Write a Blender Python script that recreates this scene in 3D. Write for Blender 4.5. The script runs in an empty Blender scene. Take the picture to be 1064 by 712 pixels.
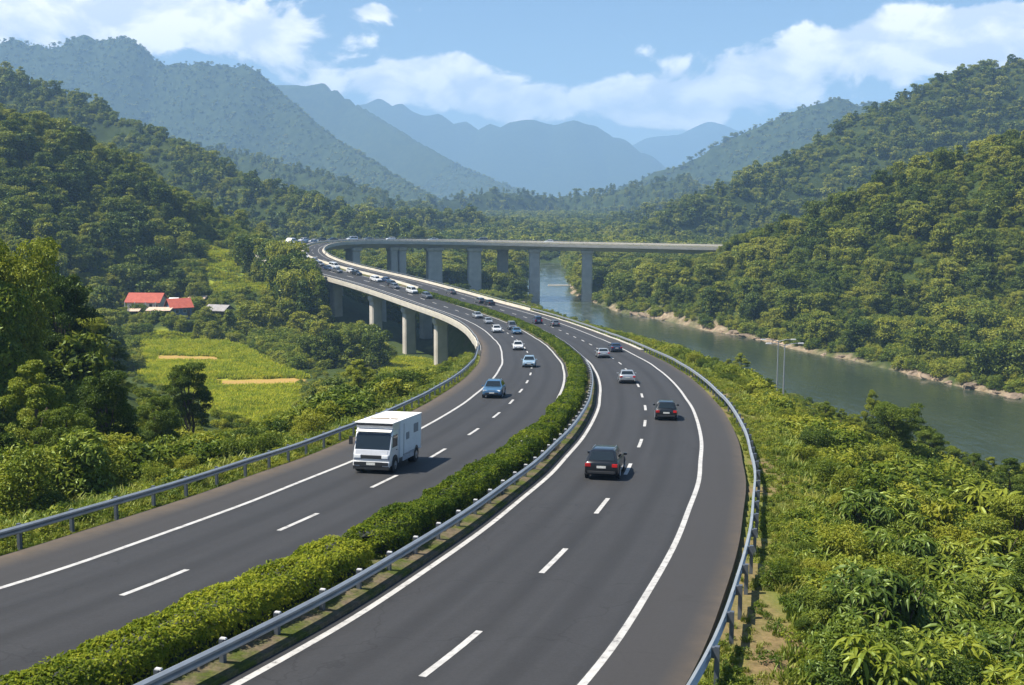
import bpy, bmesh, math, random
import numpy as np
from mathutils import Vector, Matrix

random.seed(7)
RNG = np.random.default_rng(11)
SC = bpy.context.scene
COL = SC.collection
rad = math.radians

# ------------------------------------------------------------------ camera
F, CX, CY, YH = 1200.0, 532.0, 356.0, 200.0           # lens in pixels of the 1064 px wide picture
PITCH = math.atan((CY - YH) / F)
cp, sp = math.cos(PITCH), math.sin(PITCH)
cam_data = bpy.data.cameras.new('camera')
cam = bpy.data.objects.new('camera', cam_data)
COL.objects.link(cam)
cam.rotation_euler = (math.pi / 2 - PITCH, 0, 0)
cam_data.sensor_width = 36.0
cam_data.lens = F / 1064 * 36.0
cam_data.clip_start = 0.5
cam_data.clip_end = 20000
SC.camera = cam

def at(u, v, d):
    """world point seen at pixel (u, v) at depth d"""
    X = (u - CX) * d / F
    up = -(v - CY) * d / F
    return np.array([X, d * cp + up * sp, -d * sp + up * cp])

def at_z(u, v, z):
    """world point seen at pixel (u, v) on the level z"""
    r = at(u, v, 1.0)
    return r * (z / r[2])

# ------------------------------------------------------------------ tagging
def tag(o, label=None, cat=None, group=None, kind=None):
    if label: o['label'] = label
    if cat: o['category'] = cat
    if group: o['group'] = group
    if kind: o['kind'] = kind
    return o

def empty(name, loc=(0, 0, 0), rz=0.0):
    o = bpy.data.objects.new(name, None)
    o.empty_display_size = 0.3
    o.location = loc
    o.rotation_euler = (0, 0, rz)
    COL.objects.link(o)
    return o

def copy_tree(o, parent=None):
    c = o.copy()
    COL.objects.link(c)
    c.parent = parent
    for ch in list(o.children):
        copy_tree(ch, c)
    return c

# ------------------------------------------------------------------ mesh builder
class MB:
    def __init__(s):
        s.v = []; s.f = []; s.m = []; s.n = 0
    def add(s, verts, faces, mi=0):
        b = s.n
        s.v.extend([tuple(map(float, p)) for p in verts]); s.n += len(verts)
        for f in faces:
            s.f.append(tuple(b + i for i in f)); s.m.append(mi)
        return s
    def box(s, c, size, mi=0, rz=0.0, taper=1.0):
        hx, hy, hz = size[0] / 2, size[1] / 2, size[2] / 2
        ca, sa = math.cos(rz), math.sin(rz)
        vs = []
        for z, k in ((-hz, 1.0), (hz, taper)):
            for x, y in ((-hx, -hy), (hx, -hy), (hx, hy), (-hx, hy)):
                x *= k; y *= k
                vs.append((c[0] + x * ca - y * sa, c[1] + x * sa + y * ca, c[2] + z))
        s.add(vs, [(3, 2, 1, 0), (4, 5, 6, 7), (0, 1, 5, 4), (1, 2, 6, 5), (2, 3, 7, 6), (3, 0, 4, 7)], mi)
        return s
    def loft(s, rings, mi=0, cap=True, closed=True):
        n = len(rings[0]); vs = [p for r in rings for p in r]; fs = []
        for i in range(len(rings) - 1):
            for j in range(n if closed else n - 1):
                k = (j + 1) % n
                fs.append((i * n + j, i * n + k, (i + 1) * n + k, (i + 1) * n + j))
        if cap:
            fs.append(tuple(range(n - 1, -1, -1)))
            fs.append(tuple((len(rings) - 1) * n + j for j in range(n)))
        return s.add(vs, fs, mi)
    def tube(s, pts, radii, n=7, mi=0):
        pts = [Vector(p) for p in pts]
        rings = []
        for i, p in enumerate(pts):
            t = (pts[min(i + 1, len(pts) - 1)] - pts[max(i - 1, 0)]).normalized()
            a = t.orthogonal().normalized(); b = t.cross(a)
            if abs(t.z) > .9:
                a = Vector((1, 0, 0)); a = (a - t * a.dot(t)).normalized(); b = t.cross(a)
            r = radii[i] if hasattr(radii, '__len__') else radii
            rings.append([p + (a * math.cos(2 * math.pi * k / n) + b * math.sin(2 * math.pi * k / n)) * r for k in range(n)])
        return s.loft(rings, mi)
    def cyl(s, c, axis, r, h, n=16, mi=0):
        a = Vector(axis).normalized() * h / 2; c = Vector(c)
        return s.tube([c - a, c + a], [r, r], n, mi)
    def panel(s, q, off=.012, th=.02, mi=0):
        q = [Vector(p) for p in q]
        nrm = (q[2] - q[0]).cross(q[3] - q[1]).normalized()
        o = [p + nrm * off for p in q]; i = [p - nrm * (th - off) for p in q]
        return s.add(i + o, [(3, 2, 1, 0), (4, 5, 6, 7), (0, 1, 5, 4), (1, 2, 6, 5), (2, 3, 7, 6), (3, 0, 4, 7)], mi)
    def build(s, name, mats, parent=None, smooth=False, bevel=0.0, angle=35, loc=None):
        me = bpy.data.meshes.new(name)
        me.from_pydata(s.v, [], s.f)
        if not isinstance(mats, (list, tuple)): mats = [mats]
        for m in mats: me.materials.append(m)
        if len(mats) > 1: me.polygons.foreach_set('material_index', s.m)
        bm = bmesh.new(); bm.from_mesh(me)
        bmesh.ops.recalc_face_normals(bm, faces=bm.faces)
        if bevel > 0:
            es = [e for e in bm.edges if len(e.link_faces) == 2 and e.calc_face_angle(0) > rad(angle)]
            bmesh.ops.bevel(bm, geom=es, offset=bevel, segments=2, affect='EDGES', profile=.5, clamp_overlap=True)
        bm.to_mesh(me); bm.free()
        if smooth:
            me.polygons.foreach_set('use_smooth', [True] * len(me.polygons))
            try: me.set_sharp_from_angle(angle=rad(40))
            except Exception: pass
        o = bpy.data.objects.new(name, me)
        COL.objects.link(o)
        if parent is not None: o.parent = parent
        if loc is not None: o.location = loc
        return o

def np_mesh(name, V, Fq, mats, mi=None, smooth=False):
    """fast mesh from numpy verts and equal-size faces"""
    me = bpy.data.meshes.new(name)
    k = Fq.shape[1]
    me.vertices.add(len(V)); me.vertices.foreach_set('co', np.ascontiguousarray(V, np.float32).ravel())
    me.loops.add(Fq.size); me.loops.foreach_set('vertex_index', np.ascontiguousarray(Fq, np.int32).ravel())
    me.polygons.add(len(Fq))
    me.polygons.foreach_set('loop_start', np.arange(0, Fq.size, k, dtype=np.int32))
    me.polygons.foreach_set('use_smooth', np.full(len(Fq), bool(smooth)))
    for m in (mats if isinstance(mats, (list, tuple)) else [mats]): me.materials.append(m)
    if mi is not None: me.polygons.foreach_set('material_index', np.ascontiguousarray(mi, np.int32))
    me.update(calc_edges=True)
    return me

def link(name, me, parent=None, loc=None):
    o = bpy.data.objects.new(name, me)
    COL.objects.link(o)
    if parent is not None: o.parent = parent
    if loc is not None: o.location = loc
    return o

# ------------------------------------------------------------------ noise
def _hash(ix, iy, seed):
    h = (ix.astype(np.int64) * 374761393 + iy.astype(np.int64) * 668265263 + seed * 974634577) & 0xffffffff
    h = ((h ^ (h >> 13)) * 1274126177) & 0xffffffff
    return ((h ^ (h >> 16)) & 0xffff) / 65535.0

def vnoise(x, y, seed=0):
    ix, iy = np.floor(x), np.floor(y)
    fx, fy = x - ix, y - iy
    fx = fx * fx * fx * (fx * (6 * fx - 15) + 10); fy = fy * fy * fy * (fy * (6 * fy - 15) + 10)
    a = _hash(ix, iy, seed); b = _hash(ix + 1, iy, seed); c = _hash(ix, iy + 1, seed); d = _hash(ix + 1, iy + 1, seed)
    return (a * (1 - fx) + b * fx) * (1 - fy) + (c * (1 - fx) + d * fx) * fy

def fbm(x, y, oct=4, seed=0, gain=.5):
    s = 0; a = 1; t = 0
    for o in range(oct):
        ca, sa = math.cos(.7 * o), math.sin(.7 * o)
        s = s + a * vnoise((x * ca - y * sa) * 2 ** o, (x * sa + y * ca) * 2 ** o, seed + o * 17); t += a; a *= gain
    return s / t - .5                      # about -0.5 .. 0.5

def sstep(a, b, x):
    t = np.clip((x - a) / (b - a), 0, 1)
    return t * t * (3 - 2 * t)

# ------------------------------------------------------------------ materials
def new_mat(name):
    m = bpy.data.materials.new(name); m.use_nodes = True
    nt = m.node_tree; nt.nodes.clear()
    return m, nt

def N(nt, t, **kw):
    n = nt.nodes.new(t)
    for k, v in kw.items():
        if k in n.inputs: n.inputs[k].default_value = v
        else: setattr(n, k, v)
    return n

def mixc(nt, fac, a, b, mode='MIX'):
    n = nt.nodes.new('ShaderNodeMix'); n.data_type = 'RGBA'; n.blend_type = mode
    for sock, val in ((n.inputs['Factor'], fac), (n.inputs[6], a), (n.inputs[7], b)):
        if hasattr(val, 'is_output'): nt.links.new(val, sock)
        elif isinstance(val, (int, float)): sock.default_value = val if sock.type == 'VALUE' else (val,) * 3 + (1,)
        else: sock.default_value = tuple(val) + (1,) if len(val) == 3 else val
    return n.outputs[2]

def mth(nt, op, a, b=None, c=None):
    n = nt.nodes.new('ShaderNodeMath'); n.operation = op
    for i, val in enumerate((a, b, c)):
        if val is None: continue
        if hasattr(val, 'is_output'): nt.links.new(val, n.inputs[i])
        else: n.inputs[i].default_value = val
    return n.outputs[0]

def ramp(nt, fac, stops):
    n = nt.nodes.new('ShaderNodeValToRGB')
    el = n.color_ramp.elements
    while len(el) < len(stops): el.new(.5)
    for e, (p, c) in zip(el, stops):
        e.position = p; e.color = tuple(c) + (1,) if len(c) == 3 else c
    nt.links.new(fac, n.inputs[0])
    return n.outputs[0]

def noise(nt, vec, scale, detail=4, rough=.55, dist=0.0):
    n = N(nt, 'ShaderNodeTexNoise')
    n.inputs['Scale'].default_value = scale; n.inputs['Detail'].default_value = detail
    n.inputs['Roughness'].default_value = rough; n.inputs['Distortion'].default_value = dist
    if vec is not None: nt.links.new(vec, n.inputs['Vector'])
    return n.outputs[0]

def out(nt, sh, disp=None):
    o = nt.nodes.new('ShaderNodeOutputMaterial'); nt.links.new(sh, o.inputs['Surface'])
    return o

def principled(nt, base, rough=.5, metal=0.0, spec=.5, coat=0.0, bump=None):
    p = nt.nodes.new('ShaderNodeBsdfPrincipled')
    for sock, val in (('Base Color', base), ('Roughness', rough), ('Metallic', metal), ('Specular IOR Level', spec), ('Coat Weight', coat)):
        if hasattr(val, 'is_output'): nt.links.new(val, p.inputs[sock])
        else: p.inputs[sock].default_value = (tuple(val) + (1,)) if hasattr(val, '__len__') else val
    if bump is not None:
        b = nt.nodes.new('ShaderNodeBump'); b.inputs['Strength'].default_value = bump[1]; b.inputs['Distance'].default_value = bump[2]
        nt.links.new(bump[0], b.inputs['Height']); nt.links.new(b.outputs[0], p.inputs['Normal'])
    return p.outputs[0]

def simple(name, base, rough=.5, metal=0.0, spec=.5, coat=0.0, var=.12, scale=3.0, bump=0.0):
    """a plain material with a little procedural unevenness"""
    m, nt = new_mat(name)
    tc = nt.nodes.new('ShaderNodeTexCoord')
    nz = noise(nt, tc.outputs['Object'], scale, 5, .6)
    lo = tuple(c * (1 - var) for c in base); hi = tuple(min(1, c * (1 + var)) for c in base)
    c = ramp(nt, nz, [(.3, lo), (.7, hi)])
    out(nt, principled(nt, c, rough, metal, spec, coat, (nz, bump, .05) if bump else None))
    return m

def leaf_mat(name, dark, mid, light, trans=.30, gloss=.03, patch=.03, small=.45):
    m, nt = new_mat(name)
    oi = nt.nodes.new('ShaderNodeObjectInfo'); geo = nt.nodes.new('ShaderNodeNewGeometry')
    r = oi.outputs['Random']
    nz = noise(nt, geo.outputs['Position'], patch, 2, .5)
    sm = noise(nt, geo.outputs['Position'], small, 2, .6)
    isl = nt.nodes.new('ShaderNodeNewGeometry').outputs['Random Per Island']
    f = mth(nt, 'ADD', mth(nt, 'MULTIPLY', r, .68), mth(nt, 'ADD', mth(nt, 'MULTIPLY', mth(nt, 'SUBTRACT', nz, .5), .9), mth(nt, 'ADD', mth(nt, 'MULTIPLY', mth(nt, 'SUBTRACT', sm, .5), .9), mth(nt, 'MULTIPLY', isl, .45))))
    c = ramp(nt, f, [(.12, dark), (.5, mid), (.92, light)])
    d = nt.nodes.new('ShaderNodeBsdfDiffuse'); nt.links.new(c, d.inputs[0])
    t = nt.nodes.new('ShaderNodeBsdfTranslucent')
    tcol = mixc(nt, 1.0, c, (1.15, 1.25, .55), 'MULTIPLY'); nt.links.new(tcol, t.inputs[0])
    mx = nt.nodes.new('ShaderNodeMixShader'); mx.inputs[0].default_value = trans
    nt.links.new(d.outputs[0], mx.inputs[1]); nt.links.new(t.outputs[0], mx.inputs[2])
    g = nt.nodes.new('ShaderNodeBsdfGlossy'); g.inputs['Roughness'].default_value = .45; g.inputs[0].default_value = (.6, .75, .4, 1)
    mx2 = nt.nodes.new('ShaderNodeMixShader'); mx2.inputs[0].default_value = gloss
    nt.links.new(mx.outputs[0], mx2.inputs[1]); nt.links.new(g.outputs[0], mx2.inputs[2])
    out(nt, mx2.outputs[0])
    return m

M = {}
M['leaf_tree'] = leaf_mat('tree_leaves', (.028, .052, .008), (.105, .15, .016), (.25, .27, .03))
M['leaf_forest'] = leaf_mat('forest_leaves', (.030, .054, .009), (.112, .148, .016), (.27, .27, .03), patch=.012)
M['leaf_bush'] = leaf_mat('bush_leaves', (.05, .085, .010), (.14, .18, .016), (.27, .27, .028), patch=.06)
M['leaf_hedge'] = leaf_mat('hedge_leaves', (.038, .070, .009), (.14, .18, .015), (.32, .33, .03), gloss=.01, patch=.25, small=1.5)
M['leaf_broad'] = leaf_mat('broad_leaves', (.045, .080, .010), (.12, .165, .016), (.25, .275, .028), gloss=.05, patch=.2)
M['grass'] = leaf_mat('grass_blades', (.07, .11, .015), (.15, .19, .025), (.27, .26, .06), patch=.25)
M['crop'] = leaf_mat('crop_blades', (.16, .21, .018), (.28, .32, .025), (.42, .40, .04), gloss=0.0, patch=.12)
M['bark'] = simple('bark', (.085, .065, .045), .9, var=.4, scale=4, bump=.6)
M['hedge_core'] = simple('hedge_twigs', (.02, .03, .010), .95, var=.4, scale=6)
M['concrete'] = simple('concrete', (.46, .425, .37), .85, var=.16, scale=.35, bump=.2)
M['concrete_pale'] = simple('pale_concrete', (.52, .48, .40), .8, var=.14, scale=.5)
M['galv'] = simple('galvanised_steel', (.37, .395, .41), .42, metal=.55, var=.15, scale=1.2)
M['post'] = simple('steel_post', (.13, .15, .18), .5, metal=.4, var=.2, scale=2)
M['paint_line'] = None
M['tyre'] = simple('tyre_rubber', (.018, .018, .019), .85)
M['rim'] = simple('alloy_rim', (.45, .46, .48), .3, metal=.8)
M['dark_trim'] = simple('dark_trim', (.02, .021, .023), .5)
M['lamp_red'] = simple('red_lamp', (.45, .012, .012), .2, coat=.4)
M['lamp_clear'] = simple('clear_lamp', (.75, .78, .8), .12, coat=.5)
M['plate'] = simple('plate', (.62, .62, .58), .4, var=.2, scale=14)
M['white_cap'] = simple('white_reflector', (.55, .55, .55), .5)

def glass_mat():
    m, nt = new_mat('car_glass')
    out(nt, principled(nt, (.012, .018, .022), .06, 0, .7))
    return m
M['glass'] = glass_mat()

def paint(name, c, rough=.28, metal=.25):
    return simple(name, c, rough, metal, .5, .6, var=.06, scale=1.5)
HAZE = 1.75e-4; HAZE_COL = (.42, .67, 1.0); HAZE_G = 0.0; EXPOSURE = 0.92; SKY_TINT = (.82, .93, 1.04); SKY = .064
CLOUDS = [(120, 12, 170, 40, .66), (270, 42, 90, 34, .62), (400, 92, 110, 30, .66), (40, 20, 90, 40, .5), (520, 100, 70, 20, .6), (395, 18, 26, 8, .44), (437, 14, 14, 8, .36), (480, 70, 34, 11, .52),
          (840, 72, 140, 36, .74), (960, 42, 110, 30, .66), (700, 108, 90, 28, .64), (1020, 30, 60, 22, .55), (620, 118, 140, 22, .5), (1090, 60, 80, 60, .45)]
PATH = [ (-32.2,-36.0,-5.64),(-26.9,-22.0,-6.97),(-21.5,-8.0,-8.29),(-16.2,6.1,-9.62),(-10.8,20.1,-10.94),(-8.5,26.1,-11.52),(-6.3,32.3,-12.09),(-4.5,38.6,-12.66),(-2.8,45.1,-13.24),(-1.3,51.7,-13.82),(0.2,58.5,-14.41),(1.4,65.3,-15.00),(2.6,72.2,-15.58),(3.6,79.1,-16.16),(4.5,86.1,-16.74),(5.3,93.2,-17.32),(5.9,100.2,-17.90),(6.5,107.3,-18.48),(7.0,114.4,-19.06),(7.4,121.5,-19.63),(7.7,128.6,-20.19),(7.9,135.6,-20.75),(8.1,142.6,-21.31),(8.1,149.6,-21.86),(8.0,156.6,-22.41),(7.9,163.6,-22.95),(7.8,170.6,-23.48),(7.6,177.5,-23.99),(7.4,184.5,-24.49),(7.0,191.5,-24.98),(6.6,198.5,-25.45),(6.0,205.4,-25.91),(5.5,212.4,-26.36),(4.9,219.3,-26.79),(4.3,226.2,-27.21),(3.6,233.1,-27.61),(2.8,239.9,-27.99),(1.9,246.7,-28.34),(0.9,253.5,-28.65),(-0.3,260.2,-28.94),(-1.6,267.0,-29.18),(-3.1,273.6,-29.39),(-4.8,280.2,-29.55),(-6.7,286.8,-29.68),(-8.8,293.3,-29.75),(-11.1,299.7,-29.78),(-13.6,306.1,-29.75),(-16.1,312.4,-29.67),(-18.8,318.7,-29.53),(-21.6,324.9,-29.33),(-24.5,330.9,-29.08),(-27.7,336.9,-28.78),(-31.0,342.7,-28.43),(-34.5,348.4,-28.04),(-38.2,353.9,-27.60),(-42.1,359.2,-27.14),(-46.2,364.4,-26.64),(-50.5,369.4,-26.14),(-54.8,374.4,-25.62),(-59.1,379.5,-25.10),(-63.2,384.6,-24.58),(-67.1,389.9,-24.06),(-70.6,395.3,-23.56),(-73.7,401.0,-23.06),(-76.4,406.8,-22.58),(-78.5,412.9,-22.12),(-80.3,419.1,-21.69),(-81.6,425.3,-21.29),(-82.4,431.7,-20.92),(-82.7,438.0,-20.60),(-82.5,444.2,-20.34),(-81.7,450.3,-20.13),(-80.2,456.1,-19.98),(-77.9,461.7,-19.89),(-74.9,466.8,-19.87),(-71.2,471.6,-19.89),(-66.8,476.0,-19.96),(-61.8,479.9,-20.06),(-56.4,483.3,-20.19),(-50.6,486.3,-20.33),(-44.5,489.0,-20.48),(-38.1,491.2,-20.64),(-31.6,493.0,-20.80),(-25.0,494.6,-20.97),(-18.3,495.8,-21.13),(-11.6,496.7,-21.29),(-4.8,497.4,-21.45),(2.0,497.8,-21.60),(8.8,498.0,-21.74),(15.6,498.0,-21.88),(22.4,497.8,-22.02),(29.2,497.5,-22.14),(36.0,497.0,-22.26),(42.8,496.5,-22.37),(49.6,495.9,-22.47),(56.3,495.3,-22.58),(63.0,494.6,-22.68),(69.8,493.9,-22.79),(74.8,493.3,-22.87),(86.7,492.0,-23.05),(98.6,490.7,-23.24),(110.6,489.5,-23.42),(122.5,488.2,-23.61),(134.4,486.9,-23.80) ]

# ------------------------------------------------------------------ the road's centre line
def catmull(K, m=12):
    K = np.array(K); Q = np.vstack([2 * K[:1] - K[1:2], K, 2 * K[-1:] - K[-2:-1]])
    t = np.linspace(0, 1, m, endpoint=False)[:, None]; o = []
    for i in range(len(K) - 1):
        p0, p1, p2, p3 = Q[i:i + 4]
        o.append(.5 * (2 * p1 + (p2 - p0) * t + (2 * p0 - 5 * p1 + 4 * p2 - p3) * t * t + (3 * p1 - p0 - 3 * p2 + p3) * t ** 3))
    return np.vstack(o + [K[-1:]])
_D = catmull(PATH)
_L = np.r_[0, np.cumsum(np.linalg.norm(np.diff(_D[:, :2], axis=0), axis=1))]
RS = np.arange(0, _L[-1], .5)
RP = np.stack([np.interp(RS, _L, _D[:, k]) for k in range(3)], -1)
_T = np.gradient(RP, axis=0); _T[:, 2] = 0; _T /= np.linalg.norm(_T, axis=1)[:, None]
RN = np.stack([_T[:, 1], -_T[:, 0], 0 * _T[:, 0]], -1)      # to the right of travel
SMAX = RS[-1]
WR, WL = 11.7, 12.4

def road(s, off, dz=0.0):
    """points beside the centre line; s and off may be arrays"""
    s = np.asarray(s, float); off = np.broadcast_to(np.asarray(off, float), s.shape)
    p = np.stack([np.interp(s, RS, RP[:, k]) for k in range(3)], -1)
    n = np.stack([np.interp(s, RS, RN[:, k]) for k in range(2)], -1); n /= np.linalg.norm(n, axis=-1, keepdims=True)
    p[..., 0] += n[..., 0] * off; p[..., 1] += n[..., 1] * off; p[..., 2] += dz
    return p

def heading(s):
    return math.atan2(np.interp(s, RS, _T[:, 1]), np.interp(s, RS, _T[:, 0]))

def med(s):                                               # the median swings to the inside of the far bend
    return np.interp(s, [0, 330, 400, 450, 510, 560, 620, 760], [0, 0, 2.5, 4.5, 4.5, 2, 0, 0])

def lane(s, o):
    m = med(s)
    return m + o * (WR - m) / WR if o > 0 else m + o * (WL + m) / WL

def near_road(x, y):
    """s, signed offset and road height of the closest point on the centre line"""
    q = RP[::4]; qs = RS[::4]; qn = RN[::4]
    sh = x.shape; x = x.ravel(); y = y.ravel()
    S_ = np.empty_like(x); O_ = np.empty_like(x); Z_ = np.empty_like(x)
    for a in range(0, len(x), 20000):
        dx = x[a:a + 20000, None] - q[None, :, 0]; dy = y[a:a + 20000, None] - q[None, :, 1]
        d2 = dx * dx + dy * dy; j = d2.argmin(1); i = np.arange(len(j))
        sg = np.sign(dx[i, j] * qn[j, 0] + dy[i, j] * qn[j, 1])
        S_[a:a + 20000] = qs[j]; O_[a:a + 20000] = np.sqrt(d2[i, j]) * sg; Z_[a:a + 20000] = q[j, 2]
    return S_.reshape(sh), O_.reshape(sh), Z_.reshape(sh)

# ------------------------------------------------------------------ terrain
WATER = -46.0
RIVER = np.array([(24, 760, 10), (20, 640, 11), (16, 560, 12), (17, 500, 13), (27, 440, 15), (45, 395, 17), (60, 345, 22), (74, 290, 27), (86, 250, 28),
                  (98, 212, 31), (117, 172, 35), (147, 130, 41), (197, 95, 42), (280, 65, 38), (380, 40, 42)], float)
RIDGES = [
    # (pixel, pixel, depth) of points on the sky line of each ridge; tree height; slope of its flanks
    ([(-420, 95, 570), (-250, 92, 540), (-100, 92, 505), (0, 105, 480), (60, 130, 480), (100, 150, 480), (150, 180, 475), (200, 205, 465), (250, 228, 435), (300, 257, 392), (322, 276, 372)], 9, .43),
    ([(-450, -20, 1030), (-300, 0, 1000), (-120, 30, 970), (0, 62, 930), (60, 85, 900), (130, 112, 870), (200, 147, 830), (300, 192, 780), (400, 227, 720), (480, 247, 670), (520, 262, 640)], 9, .42),
    ([(310, 200, 900), (360, 205, 930), (410, 209, 960), (460, 213, 1000), (500, 216, 1030), (535, 224, 1060), (570, 234, 1090), (612, 248, 1110)], 9, .36),
    ([(800, 180, 1100), (750, 191, 1130), (705, 203, 1160), (655, 214, 1200), (615, 226, 1230), (575, 240, 1250)], 9, .36),
    ([(430, 205, 1800), (470, 198, 1850), (510, 193, 1900), (545, 195, 1950), (580, 199, 2000), (615, 195, 1950), (660, 187, 1900), (710, 178, 1850)], 9, .34),
    ([(180, 140, 2000), (250, 152, 1900), (300, 164, 1800), (345, 178, 1700), (380, 190, 1620), (430, 206, 1500), (490, 225, 1380), (545, 243, 1250)], 9, .42),
    ([(575, 246, 1350), (620, 230, 1450), (660, 214, 1550), (700, 200, 1650), (760, 186, 1750), (830, 168, 1850), (900, 150, 1900)], 9, .42),
    ([(380, 204, 1280), (430, 212, 1220), (480, 224, 1150), (545, 240, 1090), (605, 251, 1050)], 9, .40),
    ([(820, 196, 1200), (760, 210, 1150), (700, 224, 1110), (645, 238, 1070), (590, 250, 1040)], 9, .40),
    ([(440, 220, 2300), (500, 212, 2300), (550, 208, 2300), (600, 207, 2350), (650, 205, 2400), (700, 200, 2400)], 9, .3),
    ([(-500, 90, 3600), (-300, 66, 3500), (-100, 50, 3450), (-30, 45, 3400), (0, 38, 3400), (14, 37, 3400), (30, 40, 3400), (50, 44, 3380), (62, 41, 3400), (75, 35, 3400), (87, 32, 3400), (100, 36, 3400), (118, 36, 3390), (128, 33, 3380), (140, 38, 3360), (152, 50, 3350), (165, 60, 3340), (178, 63, 3320), (192, 61, 3320),
      (215, 60, 3300), (235, 65, 3290), (250, 63, 3280), (262, 65, 3260), (275, 78, 3240), (295, 95, 3200), (320, 117, 3100), (350, 140, 3000), (380, 158, 2850), (400, 172, 2700), (460, 205, 2400), (520, 228, 2100), (570, 240, 1900)], 9, .55),
    ([(200, 100, 5100), (260, 92, 5050), (285, 86, 5000), (305, 82, 5000), (318, 81, 5000), (332, 81, 5000), (350, 91, 4950), (368, 104, 4900), (385, 113, 4800), (430, 142, 4500), (480, 170, 4200), (530, 190, 3900), (575, 204, 3600)], 9, .55),
    ([(330, 120, 7400), (365, 104, 7300), (382, 99, 7300), (405, 102, 7250), (425, 108, 7200), (445, 113, 7200), (470, 121, 7150), (495, 128, 7100), (512, 127, 7050), (530, 124, 7000), (545, 121, 7000), (555, 121, 7000), (566, 125, 7000), (577, 127, 7000), (588, 123, 7000), (597, 121, 7000), (608, 125, 7000),
      (630, 134, 6950), (650, 144, 6900), (670, 156, 6850), (690, 168, 6800), (705, 176, 6700)], 9, .55),
    ([(560, 185, 9400), (620, 160, 9400), (650, 151, 9400), (675, 141, 9400), (700, 134, 9400), (720, 128, 9400), (735, 125, 9400), (750, 127, 9400), (765, 131, 9400), (780, 131, 9400), (800, 127, 9400), (830, 140, 9400), (900, 150, 9400)], 9, .5),
    ([(575, 214, 2900), (600, 206, 2900), (640, 191, 2850), (680, 175, 2800), (720, 158, 2800), (745, 143, 2780), (760, 136, 2780), (780, 129, 2760), (800, 119, 2750), (818, 113, 2750), (835, 105, 2730), (852, 101, 2720), (868, 97, 2720), (880, 100, 2720), (892, 105, 2700), (905, 101, 2700), (915, 102, 2690),
      (935, 108, 2650), (980, 118, 2600), (1100, 140, 2500)], 9, .5),
    ([(600, 262, 820), (640, 240, 850), (700, 207, 880), (760, 180, 900), (800, 165, 920), (850, 140, 940), (900, 110, 960), (925, 98, 965), (950, 88, 970), (970, 76, 975), (990, 66, 980), (1005, 60, 985), (1020, 56, 990), (1040, 57, 990), (1064, 54, 990),
      (1150, 45, 990), (1300, 20, 990), (1450, 0, 990)], 9, .44),
    ([(605, 305, 442), (625, 288, 448), (660, 272, 455), (700, 257, 460), (760, 235, 455), (800, 221, 450), (850, 207, 445), (900, 190, 440), (960, 166, 435), (1000, 152, 430), (1064, 135, 425),
      (1200, 95, 420), (1350, 60, 420), (1550, 20, 420)], 8, .37),
]
_RG = []
for pts, th, sl in RIDGES:
    w = np.array([at(*p) for p in pts]); w[:, 2] -= th
    _RG.append((w, sl, float(np.mean([p[2] for p in pts]))))

def seg_dist(x, y, a, b):
    dx, dy = b[0] - a[0], b[1] - a[1]
    t = np.clip(((x - a[0]) * dx + (y - a[1]) * dy) / (dx * dx + dy * dy + 1e-9), 0, 1)
    return np.hypot(x - a[0] - t * dx, y - a[1] - t * dy), t

def river_edge(x, y):
    """distance outside the water's edge (negative in the river)"""
    e = np.full(x.shape, 1e9)
    wob = 7 * fbm(x / 28, y / 28, 3, 5)
    for a, b in zip(RIVER[:-1], RIVER[1:]):
        d, t = seg_dist(x, y, a, b)
        e = np.minimum(e, d - (a[2] + (b[2] - a[2]) * t))
    return e + wob

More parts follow.
